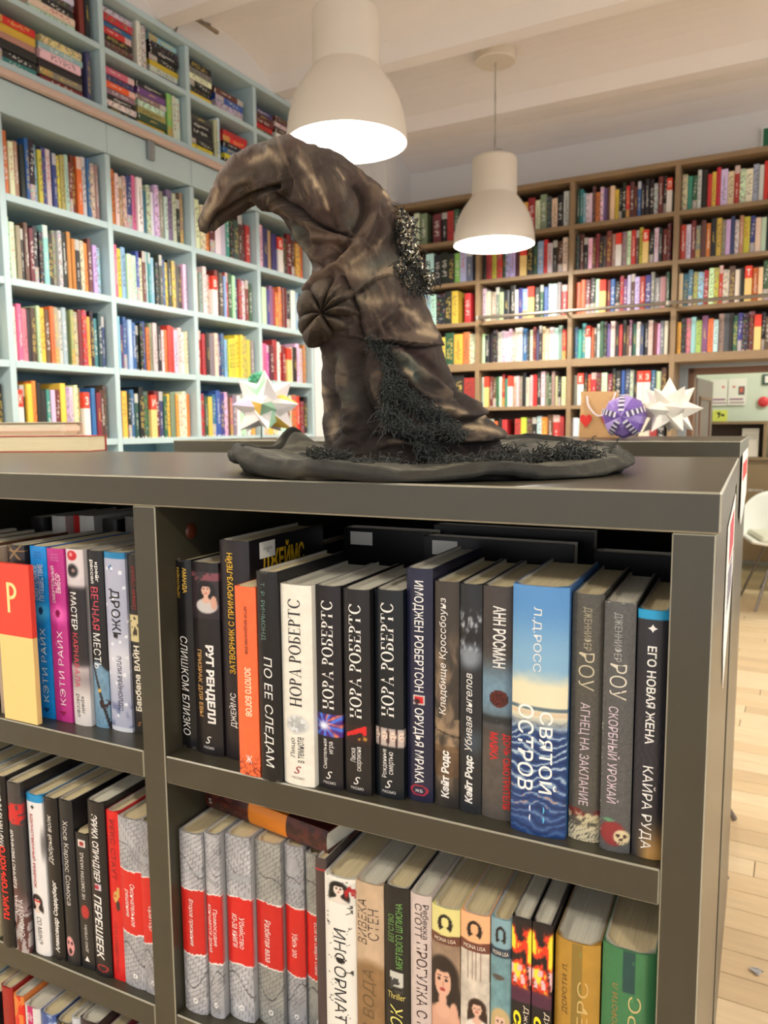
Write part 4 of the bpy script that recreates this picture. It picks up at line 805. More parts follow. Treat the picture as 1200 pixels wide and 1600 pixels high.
bk(H_, 'white hardcover with black cracked title and a woman with red flower', -.3660, .612, 1, .0350, .207, a_info, [('ИНФОРМАТОР', .26, .86, .52, .42, BK, 'd', -.005)], side=(222, 220, 212), r=.004, group=G4)
bk(H_, 'tan and brown hardcover with two-tone spine', -.3298, .611, 1, .0295, .210, a_sten, [('ВИВЕКА', .08, .3, .25, .34, (70, 56, 48), 'u', -.01), ('СТЕН', .12, .27, .66, .38, (70, 56, 48), 'u', -.01), ('ТИХАЯ ВОДА', .42, .98, .5, .5, (104, 82, 50), 'u', -.005, .15)], side=(186, 160, 132), group=G4, page=M_PAGEW)
bk(H_, 'black hardcover with light green author name and small photo', -.2992, .611, 1, .0262, .214, a_spy, [('БЕГСТВО', .13, .26, .3, .22, (120, 170, 90), 'u'), ('МЕРТВОГО ШПИОНА', .07, .38, .62, .26, (120, 180, 90), 'u', -.005), ('Thriller', .5, .53, .5, .7, (214, 200, 110), 'h', 0, .1), ('ВОСТОК', .56, .88, .5, .5, (226, 220, 120), 'u', 0, .2)], group=G4)
bk(H_, 'pale grey-pink hardcover with dark condensed title', -.2722, .611, 1, .0212, .213, plain((206, 190, 182)), [('Ребекка', .04, .2, .76, .26, (60, 46, 46), 'd'), ('СТОТТ', .04, .2, .42, .34, (60, 46, 46), 'd'), ('ПРОГУЛКА С ПРИЗРАКОМ', .22, .95, .58, .5, (60, 34, 34), 'd')], side=(200, 190, 184), group=G4, page=M_PAGEW)
for i, (x, w_, c1, c2, nm) in enumerate(((-.2502, .0275, (222, 214, 140), (104, 60, 44), 'yellow-topped pocket book with a large female portrait'), (-.2220, .0275, (240, 180, 132), (110, 62, 50), 'orange-topped pocket book with columns and a seated lady'), (-.1935, .0192, (130, 166, 176), (50, 66, 80), 'blue-topped pocket book with a blonde woman'))):
    t = bk(P_, nm, x, .610, 1, w_, .208+.002*i, a_mona(c1, c2, i), [('MONA LISA', .14, .158, .5, .75, (236, 226, 206), 'h')], r=.003, side=c1, group=G4)
for i, x in enumerate((-.1738, -.1556)):
    bk(P_, '%s of two black books with fiery flowers and yellow title' % ('left' if i == 0 else 'right'), x, .610, 1, .0172, .219, a_fire, [('Джеймс', .37, .55, .78, .3, (226, 214, 190), 'd', 0, .15), ('СУЭЙН', .40, .70, .38, .5, (240, 226, 40), 'd', .06, .15)], r=.001, side=(24, 22, 26), group=G4, page=M_PAGEW)
bk(H_, 'thick ochre hardcover with an olive stripe down its spine', -.1368, .610, 1, .0380, .210, a_say((176, 134, 52), (130, 108, 50)), [('ДОРОТИ Л.', .1, .32, .26, .14, (90, 66, 36), 'u'), ('СЭЙЕРС', .16, .62, .62, .3, (206, 176, 110), 'u', -.005)], r=.006, side=(160, 120, 50), group=G4, page=M_PAGEW)
bk(H_, 'thick green hardcover beside the right panel', -.0972, .610, 1, .0430, .216, a_say((58, 118, 76), (24, 62, 66)), [('ДОРОТИ Л.', .14, .34, .28, .12, (170, 120, 60), 'u'), ('СЭЙЕРС', .18, .62, .6, .3, (196, 176, 120), 'u', -.005)], r=.006, side=(40, 96, 60), group=G4)
for i, c in enumerate('kdbknkb'):
    back_book(-.54+.07*i, .80, 1, .034, .2, PAL[c], '%s book, %s in the back row of the second shelf' % (CN[c], ORD[i]), 0)
# brown book lying across the map series
t = thing('hardcover_book', 'dark red-brown book with orange band lying across the map series', 'book', (-.5765+.028, .66, rowz(1)+.2135), math.radians(-9))
L_, w_, T_ = .178, .12, .0245
def a_brown(U, V):   # U along the spine, V thickness
    A = C3((84, 36, 30), U); A = mixc(A, (52, 22, 22), sst(.45, .55, fbm(U, V, 26, 5, 3))); return mixc(A, (222, 130, 34), band(U, .38, .69, .004))
nx, ny = 150, 20
V = []; F = []; C = []
for j in range(ny+1):
    for i in range(nx+1):
        q = j/ny; V.append((L_*i/nx, .003*abs(2*q-1)**2.5, T_*q))
Iu, Iv = np.meshgrid(np.linspace(0, 1, nx+1), np.linspace(0, 1, ny+1)); C = a_brown(Iu, Iv).reshape(-1, 3).tolist()
for j in range(ny):
    for i in range(nx): k = j*(nx+1)+i; F.append((k, k+1, k+nx+2, k+nx+1))
for (a, b) in (((0, .003, 0), (L_, w_, .002)), ((0, .003, T_-.002), (L_, w_, T_))):
    n = len(V); xs_ = [0, L_*.378, L_*.382, L_*.688, L_*.692, L_]
    for xq in xs_:
        for yy in (a[1], b[1]):
            for zz in (a[2], b[2]): V.append((xq, yy, zz)); C.append((222, 130, 34) if L_*.38 < xq < L_*.69 else (80, 34, 30))
    for s in range(5):
        o = n+s*4
        for q in ((0, 1, 5, 4), (2, 6, 7, 3), (0, 4, 6, 2), (1, 3, 7, 5)): F.append(tuple(o+z_ for z_ in q))
    F.append((n, n+2, n+3, n+1)); F.append((n+20, n+21, n+23, n+22))
me = bpy.data.meshes.new('cover'); me.from_pydata(V, [], F); me.materials.append(M_COVER); pcol(me, lina(np.array(C))); me.update(); link('cover', me, t)
mb = MB(); mb.box((.003, .004, .0022), (L_-.003, w_-.003, T_-.0022)); link('page_block', mb.mesh('page_block', M_PAGEW), t)
text(t, 'Рекс Стаут', (.044, .009), (110, 40, 20), lambda a, b: (L_*.535+a, -.0004, T_*.42+b), 0, name='spine_lettering')
text(t, 'S', (.005, .006), (226, 210, 190), lambda a, b: (L_*.1+a, -.0002, T_*.35+b), 0, name='spine_lettering')
# --- third shelf
for i, (x, w_, h, c, pg, nm) in enumerate(((-.858, .021, .222, (160, 34, 30), 0, 'red book at the lower left corner'), (-.8355, .019, .217, (226, 130, 60), 1, 'orange and red book, third shelf'), (-.8150, .028, .210, (222, 218, 214), 1, 'white book with a magenta stripe, third shelf'),
        (-.7860, .027, .210, (60, 86, 150), 0, 'blue sky-coloured book, third shelf'), (-.7580, .026, .209, (40, 38, 36), 0, 'black book with gold edge, third shelf'), (-.7310, .014, .222, (200, 204, 210), 1, 'thin pale book, third shelf'), (-.7160, .030, .226, (52, 34, 36), 1, 'dark brown curved-spine book, third shelf'),
        (-.6850, .020, .214, (120, 30, 40), 0, 'maroon book, third shelf'), (-.664, .022, .205, (210, 206, 196), 1, 'pale book near the middle upright, third shelf'), (-.641, .024, .205, (40, 40, 44), 1, 'black book near the middle upright, third shelf'))):
    def art(U, V, c=c, i=i):
        A = plain(c)(U, V)
        if i == 2: A = mixc(A, (206, 30, 110), (np.abs(U-.45) < .17)*(V < .3)*1.)
        if i == 1: A = mixc(A, (220, 40, 30), (fbm(U, V, 3, 12, 3) > .5)*1.)
        if i == 3: A = mixc(A, (170, 190, 220), sst(.45, .6, fbm(U, V, 3, 18, 3)))
        if i == 4: A = mixc(A, (190, 170, 80), sst(.5, .6, fbm(U, V, 3, 18, 7))*(U > .5))
        return A
    bk(H_, nm, x, .612, 2, w_, h, art, [('др', .04, .09, .45, .3, WH, 'u')] if i == 2 else [], group=G5, page=M_PAGEW if pg else M_PAGE, side=c, r=.003)
for i, c in enumerate('kbwrsk'):
    back_book(-1.07+.035*i, .61, 2, .033, .207, PAL[c], '%s book outside the left edge, third shelf, %s' % (CN[c], ORD[i]), 0)
# --- two closed books lying on top of the unit, fore-edges to the camera
for i, (x, y, z, L_, w_, T_, m, lb) in enumerate(((-1.365, 1.112, ZTOP, .138, .085, .0335, M_PAGE, 'thick closed book lying at the left end of the unit top'), (-1.372, 1.122, ZTOP+.034, .088, .075, .028, M_PAGEW, 'smaller cream book resting on the thick closed book'))):
    t = thing('lying_book', lb, 'book', (x, y, z+.0002), math.radians(22 if i == 0 else 20), 'two books lying on the unit')
    mb = MB(); mb.box((-.12, 0, 0), (L_-.0, w_+.004, .0016)); mb.box((-.12, 0, T_-.0016), (L_, w_+.004, T_)); mb.box((-.12, w_, .0016), (L_, w_+.004, T_-.0016)); link('cover', mb.mesh('cover', mat('red_book_board', (176, 60, 52), .5) if i == 0 else mat('cream_book_board', (222, 212, 186), .5)), t)
    mb = MB(); mb.bbox((-.118, .0015, .0017), (L_-.002, w_-.0003, T_-.0017), .001 if i == 0 else .008); link('page_block', mb.mesh('page_block', mat('worn_pages_%d' % i, (232, 218, 178) if i == 0 else (228, 218, 190), .8, noise=.2, nscale=300, stretch=(.05, 1, 3))), t)
# paper notices on the unit sides
for nm, X, Y0, Y1, Z0, Z1, lab, torn in (('paper_notice', UX+.0003, .86, 1.17, H-.235, H-.098, 'white and red paper notice stuck to the side of the front unit', .06),):
    t = thing(nm, lab, 'notice', (X+.0006, 0, 0)); mb = MB(); mb.prism([(0, Y0, Z1-.01), (0, Y0, Z0-.0), (0, Y0+.05, Z0-torn), (0, Y1, Z0+.03), (0, Y1, Z1), ], (.0006, 0, 0)); link('sheet', mb.mesh('sheet', M_PAPER), t)
    mb = MB(); mb.prism([(.0008, Y0+.07, Z1-.015), (.0008, Y0+.07, Z1-.06), (.0008, Y1-.07, Z1-.06), (.0008, Y1-.07, Z1-.015)], (.0002, 0, 0)); link('red_print', mb.mesh('red_print', mat('red_print', (186, 60, 76), .6)), t)
    mb = MB()
    for q in range(8): mb.prism([(.0008, Y0+.05, Z1-.068-q*.006), (.0008, Y0+.05, Z1-.071-q*.006), (.0008, Y1-.05-.03*(q % 3), Z1-.071-q*.006), (.0008, Y1-.05-.03*(q % 3), Z1-.068-q*.006)], (.0002, 0, 0))
    link('small_print', mb.mesh('small_print', mat('grey_print', (140, 136, 150), .6)), t)
c4, s4 = math.cos(math.radians(-4.5)), math.sin(math.radians(-4.5))
t = thing('paper_notice', 'white notice with a red square stuck to the side of the second unit', 'notice', (-.026+.0036, 1.57, 0), math.radians(-.8))
mb = MB(); mb.prism([(0, .10, H-.06), (0, .10, H-.185), (0, .16, H-.21), (0, .5, H-.17), (0, .5, H-.06)], (.0006, 0, 0)); link('sheet', mb.mesh('sheet', M_PAPER), t)
mb = MB(); mb.prism([(.0008, .14, H-.083), (.0008, .14, H-.118), (.0008, .44, H-.118), (.0008, .44, H-.083)], (.0003, 0, 0)); link('red_print', mb.mesh('red_print', mat('red_square', (206, 50, 46), .6)), t)
# ------------------------------------------------------------------ the hat (profile in 0.1 mm: u across, w up; local y is depth)
HO = (-math.sin(YAW)*.88, math.cos(YAW)*.88, ZTOP)
HAT_ST=[(-691,202,1354,185),(-696,319,1338,302),(-694,428,1279,434),(-684,573,1190,580),(-682,696,1043,725),(-673,840,853,885),(-662,1026,751,1086),(-651,1240,686,1301),(-692,1411,607,1471),(-732,1574,556,1634),(-757,1820,499,1824),(-760,2044,421,2048),(-763,2273,264,2258),(-803,2398,187,2452),(-900,2529,167,2679),(-997,2674,112,2905),(-1065,2784,-28,3110),(-1106,2867,-265,3308),(-1190,2874,-523,3451),(-1310,2889,-788,3560),(-1400,2971,-1074,3616),(-1485,2951,-1286,3577),(-1594,2870,-1492,3485),(-1709,2810,-1671,3359),(-1803,2749,-1788,3205),(-1883,2681,-1916,2982),(-1949,2627,-2036,2765)]
HAT_FOLDS=[('g',-9,5,[(-1073,3137),(-1236,3102),(-1413,3055),(-1533,2977),(-1653,2907),(-1803,2808),(-1865,2723),(-1898,2638)]),('g',4,6,[(-1282,3565),(-1142,3340),(-1072,3171),(-1055,3030)]),('g',4,8,[(-1408,3230),(-1616,3147),(-1769,2978),(-1922,2809)]),('g',-4,7,[(-1039,3367),(-998,3198),(-1033,2973)]),('s',-9,14,[(-331,2563),(-567,2628),(-772,2729),(-917,2858),(-1063,2945),(-1207,3073)]),('g',5,8,[(-1150,2974),(-1007,2802),(-893,2602),(-763,2414),(-602,2306)]),('g',-5,7,[(-1078,2916),(-964,2745),(-833,2630),(-805,2544)]),('g',5,8,[(-775,2572),(-568,2542),(-361,2511)]),('g',-10,9,[(-302,2540),(-407,2440),(-497,2340),(-572,2283)]),('g',9,11,[(-206,3150),(-113,3022),(-106,2881),(-167,2710),(-272,2539),(-378,2368),(-543,2239),(-664,2139),(-787,1937)]),('g',-7,8,[(-323,3165),(-207,3023),(-185,2881),(-246,2711),(-331,2597)]),('g',4,14,[(85,2737),(-35,2538),(-155,2366),(-336,2166)]),('g',-3,10,[(-32,2852),(-64,2624),(-214,2395)]),('g',3,12,[(-557,3251),(-443,3025),(-446,2798)]),('g',-3,10,[(-702,3365),(-618,3083),(-564,2799),(-449,2627)]),('g',3,10,[(-907,3366),(-767,3027),(-624,2742)]),('g',-3,8,[(-1022,3451),(-911,3141),(-798,2914)]),('g',-6,5,[(-440,2166),(-368,2006),(-310,1846),(-276,1699),(-253,1582),(-180,1463)]),('s',4,14,[(140,2162),(-39,2134),(-219,2020),(-339,1933)]),('g',-4,6,[(-368,1992),(-457,2021)]),('g',-4,6,[(-296,1802),(-400,1832)]),('g',4,8,[(-454,2224),(-501,2051),(-578,1906),(-640,1761)]),('g',-5,8,[(-515,2167),(-577,1993),(-638,1877)]),('s',-8,16,[(-225,1470),(-45,1447),(136,1431),(346,1400),(571,1392)]),('g',4,12,[(-163,1581),(17,1668),(138,1813)]),('g',-4,10,[(-44,1551),(137,1696),(228,1871)]),('g',-7,12,[(-75,1462),(14,1284),(133,1105)]),('g',8,15,[(45,1373),(225,1283),(405,1133),(586,983),(798,802)]),('g',-7,12,[(195,1401),(435,1192),(646,1012),(859,801)]),('g',-8,13,[(-226,1375),(-252,1138),(-201,869),(-112,659),(-68,477),(-162,281)]),('g',6,14,[(-407,1347),(-441,1050),(-385,691),(-358,389)]),('g',5,14,[(-47,1137),(-50,838),(9,627),(-54,417)]),('g',-4,12,[(-558,1289),(-532,992),(-567,692),(-541,390)]),('g',7,10,[(495,699),(707,682),(920,605),(1163,633)]),('g',-7,9,[(434,624),(647,532),(890,500),(1072,559),(1193,603)]),('g',8,13,[(555,472),(799,410),(1043,378),(1317,391)]),('s',-9,10,[(647,366),(860,312),(1043,311),(1348,339)]),('g',6,9,[(-53,447),(130,491),(403,428),(616,335)]),('g',-7,8,[(-85,341),(98,400),(372,346),(555,275)]),('g',5,9,[(6,295),(250,308),(494,230)]),('g',-6,10,[(798,921),(859,801),(950,710)]),('g',6,12,[(858,951),(980,830),(1102,679)]),('g',5,10,[(254,1105),(404,894),(677,742)]),('g',-5,9,[(223,1015),(404,805),(556,713)]),('g',-4,6,[(-751,2284),(-632,2240),(-573,2211)])]
HAT_MARKS=[('t',0.5,5,[(-964,3451),(-820,3282),(-706,3112)]),('t',0.6,4,[(-763,3225),(-649,3026),(-592,2884)]),('t',0.6,3,[(-497,3307),(-411,3194)]),('t',0.7,4,[(13,3050),(86,2964),(101,2879)]),('t',0.7,3,[(71,2936),(130,2893)]),('t',0.5,9,[(-1111,3396),(-1227,3453),(-1433,3398)]),('t',0.5,9,[(-1732,3204),(-1857,2979),(-1982,2753)]),('e',0.7,16,[(-354,3052),(-327,2854),(-358,2740)]),('e',0.5,20,[(142,2508),(23,2336),(-157,2193)]),('t',0.5,6,[(-35,2538),(-215,2367),(-394,2253)]),('t',0.6,7,[(436,1547),(556,1487),(376,1533)]),('t',0.5,10,[(139,1900),(317,1753),(496,1605)]),('t',0.45,12,[(-336,2194),(-98,2164),(141,2220)]),('e',0.6,14,[(105,1343),(255,1223),(375,1044)]),('t',0.7,5,[(254,1119),(344,1029)]),('t',0.6,8,[(404,654),(616,683),(829,621)]),('t',0.8,8,[(829,440),(1012,469),(1225,406)]),('t',0.7,4,[(1041,740),(1163,618),(1103,528)]),('e',0.45,18,[(-468,1288),(-410,1050),(-353,811)]),('t',0.5,8,[(-598,632),(-572,390)]),('t',0.6,6,[(-820,1762),(-846,1937),(-785,2053)]),('e',0.5,12,[(-921,2659),(-865,2515),(-748,2400)]),('d',0.7,9,[(-45,1403),(436,1281),(677,982)]),('d',0.6,12,[(-706,1408),(-466,1377),(-227,1286)]),('d',0.6,14,[(434,594),(738,531)]),('t',0.5,10,[(-653,992),(-667,693)]),('t',0.4,10,[(-41,1873),(-220,1903)])]
KNOB=[(-673,1679),(-896,1681),(-256,1676),(-668,1945),(-678,1361)]
KNOB_C=(-672,1644)
SEQ=[(168,2799),(262,2750),(344,2649),(326,2506),(394,2333),(444,2188),(572,2086),(557,2014),(497,1941),(393,2000),(288,2016),(215,2161),(126,2234),(216,2392),(187,2593)]
FRINGE=[[(-135,1463),(15,1403),(89,1225),(163,1016),(223,866)],[(-165,1448),(-46,1344),(28,1136),(72,927),(86,807)],[(71,867),(223,851),(404,715),(616,562),(753,395)],[(55,657),(190,505),(403,383),(494,200),(586,214)]]
HEM=[[(-757,240),(-666,178),(-483,207),(-239,175),(-148,159)],[(-392,146),(-240,83),(-57,51)],[(-179,83),(127,35),(402,109)],[(494,93),(708,76),(891,105),(1044,43),(1228,72)],[(1136,103),(1257,194),(1319,132),(1381,71)]]
hat = thing('wizard_hat', 'battered brown cloth wizard hat with bent tip and wide brim on the shelving unit', 'hat', HO, YAW)
def cat_rom(A, n):
    A = np.array(A, float); m = len(A); out = []
    P = np.vstack([2*A[0]-A[1], A, 2*A[-1]-A[-2]])
    t = np.linspace(0, m-1-1e-6, n); i = t.astype(int); f = (t-i)[:, None]
    p0, p1, p2, p3 = P[i], P[i+1], P[i+2], P[i+3]
    return .5*((2*p1)+(-p0+p2)*f+(2*p0-5*p1+4*p2-p3)*f*f+(-p0+3*p1-3*p2+p3)*f**3)
def pdist(px, py, pts):
    """distance and signed side of points to a polyline"""
    best = np.full(px.shape, 1e9); sg = np.zeros(px.shape)
    for (ax, ay), (bx, by) in zip(pts, pts[1:]):
        dx, dy = bx-ax, by-ay; L2 = dx*dx+dy*dy+1e-12
        t = np.clip(((px-ax)*dx+(py-ay)*dy)/L2, 0, 1); qx = px-(ax+t*dx); qy = py-(ay+t*dy); d = np.hypot(qx, qy)
        m = d < best; best = np.where(m, d, best); sg = np.where(m, np.sign(dx*(py-ay)-dy*(px-ax)), sg)
    return best, sg
def smooth_pl(P, n=24): return cat_rom([(a*1e-4, b*1e-4) for a, b in P], n).tolist() if len(P) > 2 else [(a*1e-4, b*1e-4) for a, b in P]
NS, NT = 420, 300
ST = cat_rom(HAT_ST, NS)*1e-4
ST[:, 1] -= 0; 
depth = np.interp(np.linspace(0, 1, NS), [0, .12, .3, .5, .7, .85, 1], [.098, .092, .078, .07, .058, .036, .012])
hw = np.hypot(ST[:, 2]-ST[:, 0], ST[:, 3]-ST[:, 1])/2
depth = np.minimum(depth, hw*1.15)
th = np.linspace(0, 2*np.pi, NT, endpoint=False)
ce = np.stack([(ST[:, 0]+ST[:, 2])/2, (ST[:, 1]+ST[:, 3])/2], -1); ev = np.stack([(ST[:, 2]-ST[:, 0])/2, (ST[:, 3]-ST[:, 1])/2], -1)
ct, sn = np.cos(th), np.sin(th)
U_ = ce[:, 0:1]+ev[:, 0:1]*ct; W_ = ce[:, 1:2]+ev[:, 1:2]*ct; V_ = depth[:, None]*sn*np.ones_like(U_)
# lower the hem so it meets the brim all round
k = np.clip(1-np.arange(NS)/26, 0, 1)[:, None]; W_ = W_*(1-k)+np.minimum(W_, .012)*k
n1 = ev/ np.maximum(np.hypot(ev[:, 0], ev[:, 1]), 1e-6)[:, None]
NX = n1[:, 0:1]*ct; NZ = n1[:, 1:2]*ct; NY = np.ones_like(U_)*sn
px = U_*.88/(.88+V_); py = .0497+(W_-.0497)*.88/(.88+V_)
front = np.clip((.25-sn)/.35, 0, 1)[None, :]
D = np.zeros_like(U_)
for kd, a, w_, P in HAT_FOLDS:
    d, sg = pdist(px, py, smooth_pl(P)); w_ = w_*1e-3*.5; a = a*1e-3*1.35
    # folds fade out towards their ends
    e0 = np.hypot(px-P[0][0]*1e-4, py-P[0][1]*1e-4); e1 = np.hypot(px-P[-1][0]*1e-4, py-P[-1][1]*1e-4); fade = np.clip(np.minimum(e0, e1)/(w_*1.5), .35, 1)
    if kd == 'g': D += a*np.exp(-(d/w_)**2)*fade
    else: D += np.where(sg*np.sign(a) < 0, abs(a)*np.exp(-d/(w_*1.6)), -abs(a)*.8*np.exp(-(d/(w_*.5))**2))*fade
D *= front
# loose folds on the far side and small puckers everywhere
ss = np.linspace(0, 1, NS)[:, None]*np.ones_like(U_); tt = (th/(2*np.pi))[None, :]*np.ones_like(U_)
big = (fbm(ss*6+.8*np.sin(th*1)[None, :], np.abs(tt-.5)*2, 2.2, 3, 5)-.5)
back = 1-front
small = fbm(px*1, py*1, 38, 30, 8)-.5
tiny = fbm(px*1+np.sin(py*60)*.004, py*1, 120, 90, 12)-.5
rads = np.minimum(hw, depth)[:, None]
rid = 1-np.abs(2*fbm(px*.8+py*.5, py*.8-px*.4, 26, 60, 19)-1); rid2 = 1-np.abs(2*fbm(px+py*.7, py*.6-px, 60, 26, 23)-1)
D += (big*.03*back+small*.011+tiny*.003+((rid**4-.3)*.0022+(rid2**4-.3)*.0022)*np.clip(np.abs(sn)*1.6-.3, 0, 1)[None, :])*np.clip(rads/.04, .15, 1)
taper = np.clip((NS-1-np.arange(NS))/16, 0.0, 1)[:, None]
D *= np.minimum(1, taper+.15)
X = U_+NX*D; Y = V_+NY*D; Z = W_+NZ*D
Z = np.maximum(Z, .006)
verts = np.stack([X, Y, Z], -1).reshape(-1, 3)
I = np.arange(NS*NT).reshape(NS, NT); J = np.roll(I, -1, 1)
F = np.stack([I[:-1], J[:-1], J[1:], I[1:]], -1).reshape(-1, 4).tolist()
tipc = verts[I[-1]].mean(0)+np.array([-.003, 0, -.004]); verts = np.vstack([verts, tipc]); tip = len(verts)-1
F += [(int(I[-1, j]), int(I[-1, (j+1) % NT]), tip) for j in range(NT)]
base = np.array((68, 54, 46), float); A = np.ones(U_.shape+(3,))*base
A = A*(1+.5*(fbm(px, py, 22, 16, 31)-.5))[..., None]
A = mixc(A, (76, 72, 62), np.clip((fbm(px, py, 16, 22, 41)-.5)*3, 0, .55)); A = mixc(A, (50, 38, 34), np.clip((fbm(px, py, 12, 12, 51)-.55)*4, 0, .6))
A = mixc(A, (116, 98, 78), np.clip((fbm(px+py*.4, py-px*.5, 160, 26, 61)-.62)*5, 0, .5))
A = mixc(A, (30, 24, 22), np.clip((.2-py)/.12, 0, 1)*.78)  # darker cloth towards the foot, deepened by painted shade under the overhang
MC = {'t': (172, 152, 122), 'e': (78, 88, 80), 'd': (50, 34, 31)}
for kd, a, w_, P in HAT_MARKS:
    d, _ = pdist(px, py, smooth_pl(P)); w_ = w_*1e-3*.5
    br = fbm(px, py, 130, 60, 71) if kd == 't' else fbm(px, py, 30, 24, 77)
    A = mixc(A, MC[kd], min(1, a*1.35)*np.exp(-(d/(w_*1.15))**2)*np.clip((br-.28)*3.2, 0, 1)*front)
A = mixc(A, (44, 36, 32), np.clip(-D/.006-.5, 0, .45)); A = mixc(A, (128, 110, 88), np.clip(D/.007-.55, 0, .4)*np.clip((fbm(px, py, 70, 70, 91)-.35)*3, 0, 1)*front)  # crease shade painted into the cloth; lighter flecks on raised folds
M_HAT = mat('worn_brown_cloth', None, .82, attr='Col', noise=.3, nscale=900, bump=.5, bscale=1400, spec=.25)
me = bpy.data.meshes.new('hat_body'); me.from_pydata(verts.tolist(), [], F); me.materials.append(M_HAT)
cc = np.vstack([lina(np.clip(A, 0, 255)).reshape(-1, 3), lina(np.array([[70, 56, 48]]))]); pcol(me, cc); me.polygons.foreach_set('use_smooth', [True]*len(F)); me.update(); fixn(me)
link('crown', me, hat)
# tied tuck on the left of the crown
(kx, kz) = (KNOB[0][0]*1e-4, KNOB[0][1]*1e-4); ru = .032; rz_ = .03
n_, m_ = 300, 90; a_ = np.linspace(0, 2*np.pi, n_, endpoint=False)[None, :]; r_ = np.linspace(0, 1, m_)[:, None]
cx, cz = KNOB_C[0]*1e-4+.003, KNOB_C[1]*1e-4+.003
VAL = np.radians([18, -14, -58, -138, -178, 112, 66, 44]); VAL = np.sort(VAL % (2*np.pi))
RAD = np.interp(np.degrees(a_), [0, 30, 60, 90, 120, 150, 180, 210, 240, 270, 300, 330, 360], [.056, .060, .056, .044, .038, .033, .028, .031, .036, .028, .034, .052, .056])
aw = a_ + .25*(r_-.5)*np.sin(a_*2)
ext = np.concatenate([[VAL[-1]-2*np.pi], VAL, [VAL[0]+2*np.pi]]); kk = np.clip(np.searchsorted(ext, aw % (2*np.pi), side='right')-1, 0, len(ext)-2)
fr = ((aw % (2*np.pi))-ext[kk])/(ext[kk+1]-ext[kk]); gap = ext[kk+1]-ext[kk]
pl = np.sin(np.pi*np.clip(fr, 0, 1))**.55; hsh = hashn(kk*1., kk*0.+3, 2)
dome = np.sqrt(np.clip(1-(r_*1.0)**2.6, 0, 1)); puck = np.clip(r_*3.2, 0, 1)**.8
prf = (.22+.78*pl*(.55+.6*hsh))
KX = cx+np.cos(a_)*RAD*r_*(.93+.09*pl*r_); KZ = cz+np.sin(a_)*RAD*r_*(.93+.09*pl*r_)
KY = -.050-.042*(puck*prf*dome+.06*(1-puck)) + .034*r_**3 + (fbm(KX, KZ, 120, 120, 5)-.5)*.004
pl = 1-pl
kv = np.stack([KX, KY, KZ], -1).reshape(-1, 3); I = np.arange(n_*m_).reshape(m_, n_); J = np.roll(I, -1, 1); kf = np.stack([I[:-1], J[:-1], J[1:], I[1:]], -1).reshape(-1, 4).tolist()
kA = np.ones((m_, n_, 3))*np.array((66, 56, 47.)); kA = kA*(1+.4*(fbm(KX, KZ, 60, 60, 3)-.5))[..., None]; kA = mixc(kA, (44, 36, 32), pl*.5*(1-r_)); kA = mixc(kA, (116, 102, 84), (1-pl)*.35*(fbm(KX, KZ, 90, 90, 9) > .5))  # valleys between pleats darkened in colour as painted crease shade
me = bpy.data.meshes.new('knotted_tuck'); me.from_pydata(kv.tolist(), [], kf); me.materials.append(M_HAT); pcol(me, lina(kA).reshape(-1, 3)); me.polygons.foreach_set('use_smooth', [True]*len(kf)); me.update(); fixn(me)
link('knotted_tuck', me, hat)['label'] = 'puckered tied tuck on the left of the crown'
# brim
NR, NP = 60, 360
phi = np.linspace(0, 2*np.pi, NP, endpoint=False)[None, :]; t = np.linspace(0, 1, NR)[:, None]
deg = np.degrees(phi)
def gb(c, s): d = np.abs((deg-c+180) % 360-180); return np.exp(-(d/s)**2)
Ru = .2205*(1-.01*gb(215, 22)+.008*np.sin(phi*7)+.02*gb(330, 20)); Rv = np.where(np.sin(phi) < 0, .212, .185)
wr = .0125+.010*gb(5, 30)+.024*gb(55, 34)+.019*gb(186, 44)+.026*gb(140, 7)+.012*gb(112, 28)-.006*gb(100, 14)+.004*np.sin(phi*9+1)*gb(270, 70)-.002*gb(250, 20)
tt_ = .30+.70*t
bu = .049+Ru*np.cos(phi)*tt_; bv = -.008+Rv*np.sin(phi)*tt_
prof_ = t**2.2
bw = .0105+(wr-.0105)*prof_
nz_ = fbm(bu, bv, 26, 34, 4)-.5; bw = bw+nz_*.010*np.sin(np.pi*np.clip(t, 0, 1))+ (fbm(bu, bv, 90, 120, 9)-.5)*.0022
# stitched channel near the edge and its rolled lip
wob = .925+.018*np.sin(phi*11)+.012*np.sin(phi*23+1)
bw -= .0042*np.exp(-((t-wob)/.016)**2); bw += .0024*np.exp(-((t-wob-.035)/.022)**2)
ed = 1-np.clip((t-.975)/.025, 0, 1)**2*.45
thk = .0125+.010*gb(192, 34)*np.ones_like(bw)+.002*np.sin(phi*5)
top = np.stack([bu, bv, bw-(1-ed)*thk*.8], -1)
bot = np.stack([bu, bv, np.maximum(bw-thk*np.clip((1-t)*40, .0, 1)**.5*1.0-thk*.0, .0004)], -1)
# rim bulge between top and bottom
mid = []
for q in (.35, .6, .85):
    o = .004*math.sin(math.pi*q); u_ = .049+(Ru*1+o)*np.cos(phi); v_ = -.008+(Rv+o)*np.sin(phi)
    ztop = bw[-1:]-.45*thk[-1:]*.8*0; zz = np.maximum(bw[-1:]-thk[-1:]*q-.0*q, .0004+(1-q)*.004); mid.append(np.stack([u_, v_, zz], -1))
bot[-1] = np.stack([(.049+Ru*.985*np.cos(phi))[0], (-.008+Rv*.985*np.sin(phi))[0], np.maximum(bw[-1]-thk[-1], .0004)], -1)
rows = np.concatenate([top]+mid+[bot[::-1]], 0); nr = rows.shape[0]
I = np.arange(nr*NP).reshape(nr, NP); J = np.roll(I, -1, 1); bf = np.stack([I[:-1], J[:-1], J[1:], I[1:]], -1).reshape(-1, 4).tolist()
qx, qy = rows[..., 0], rows[..., 1]
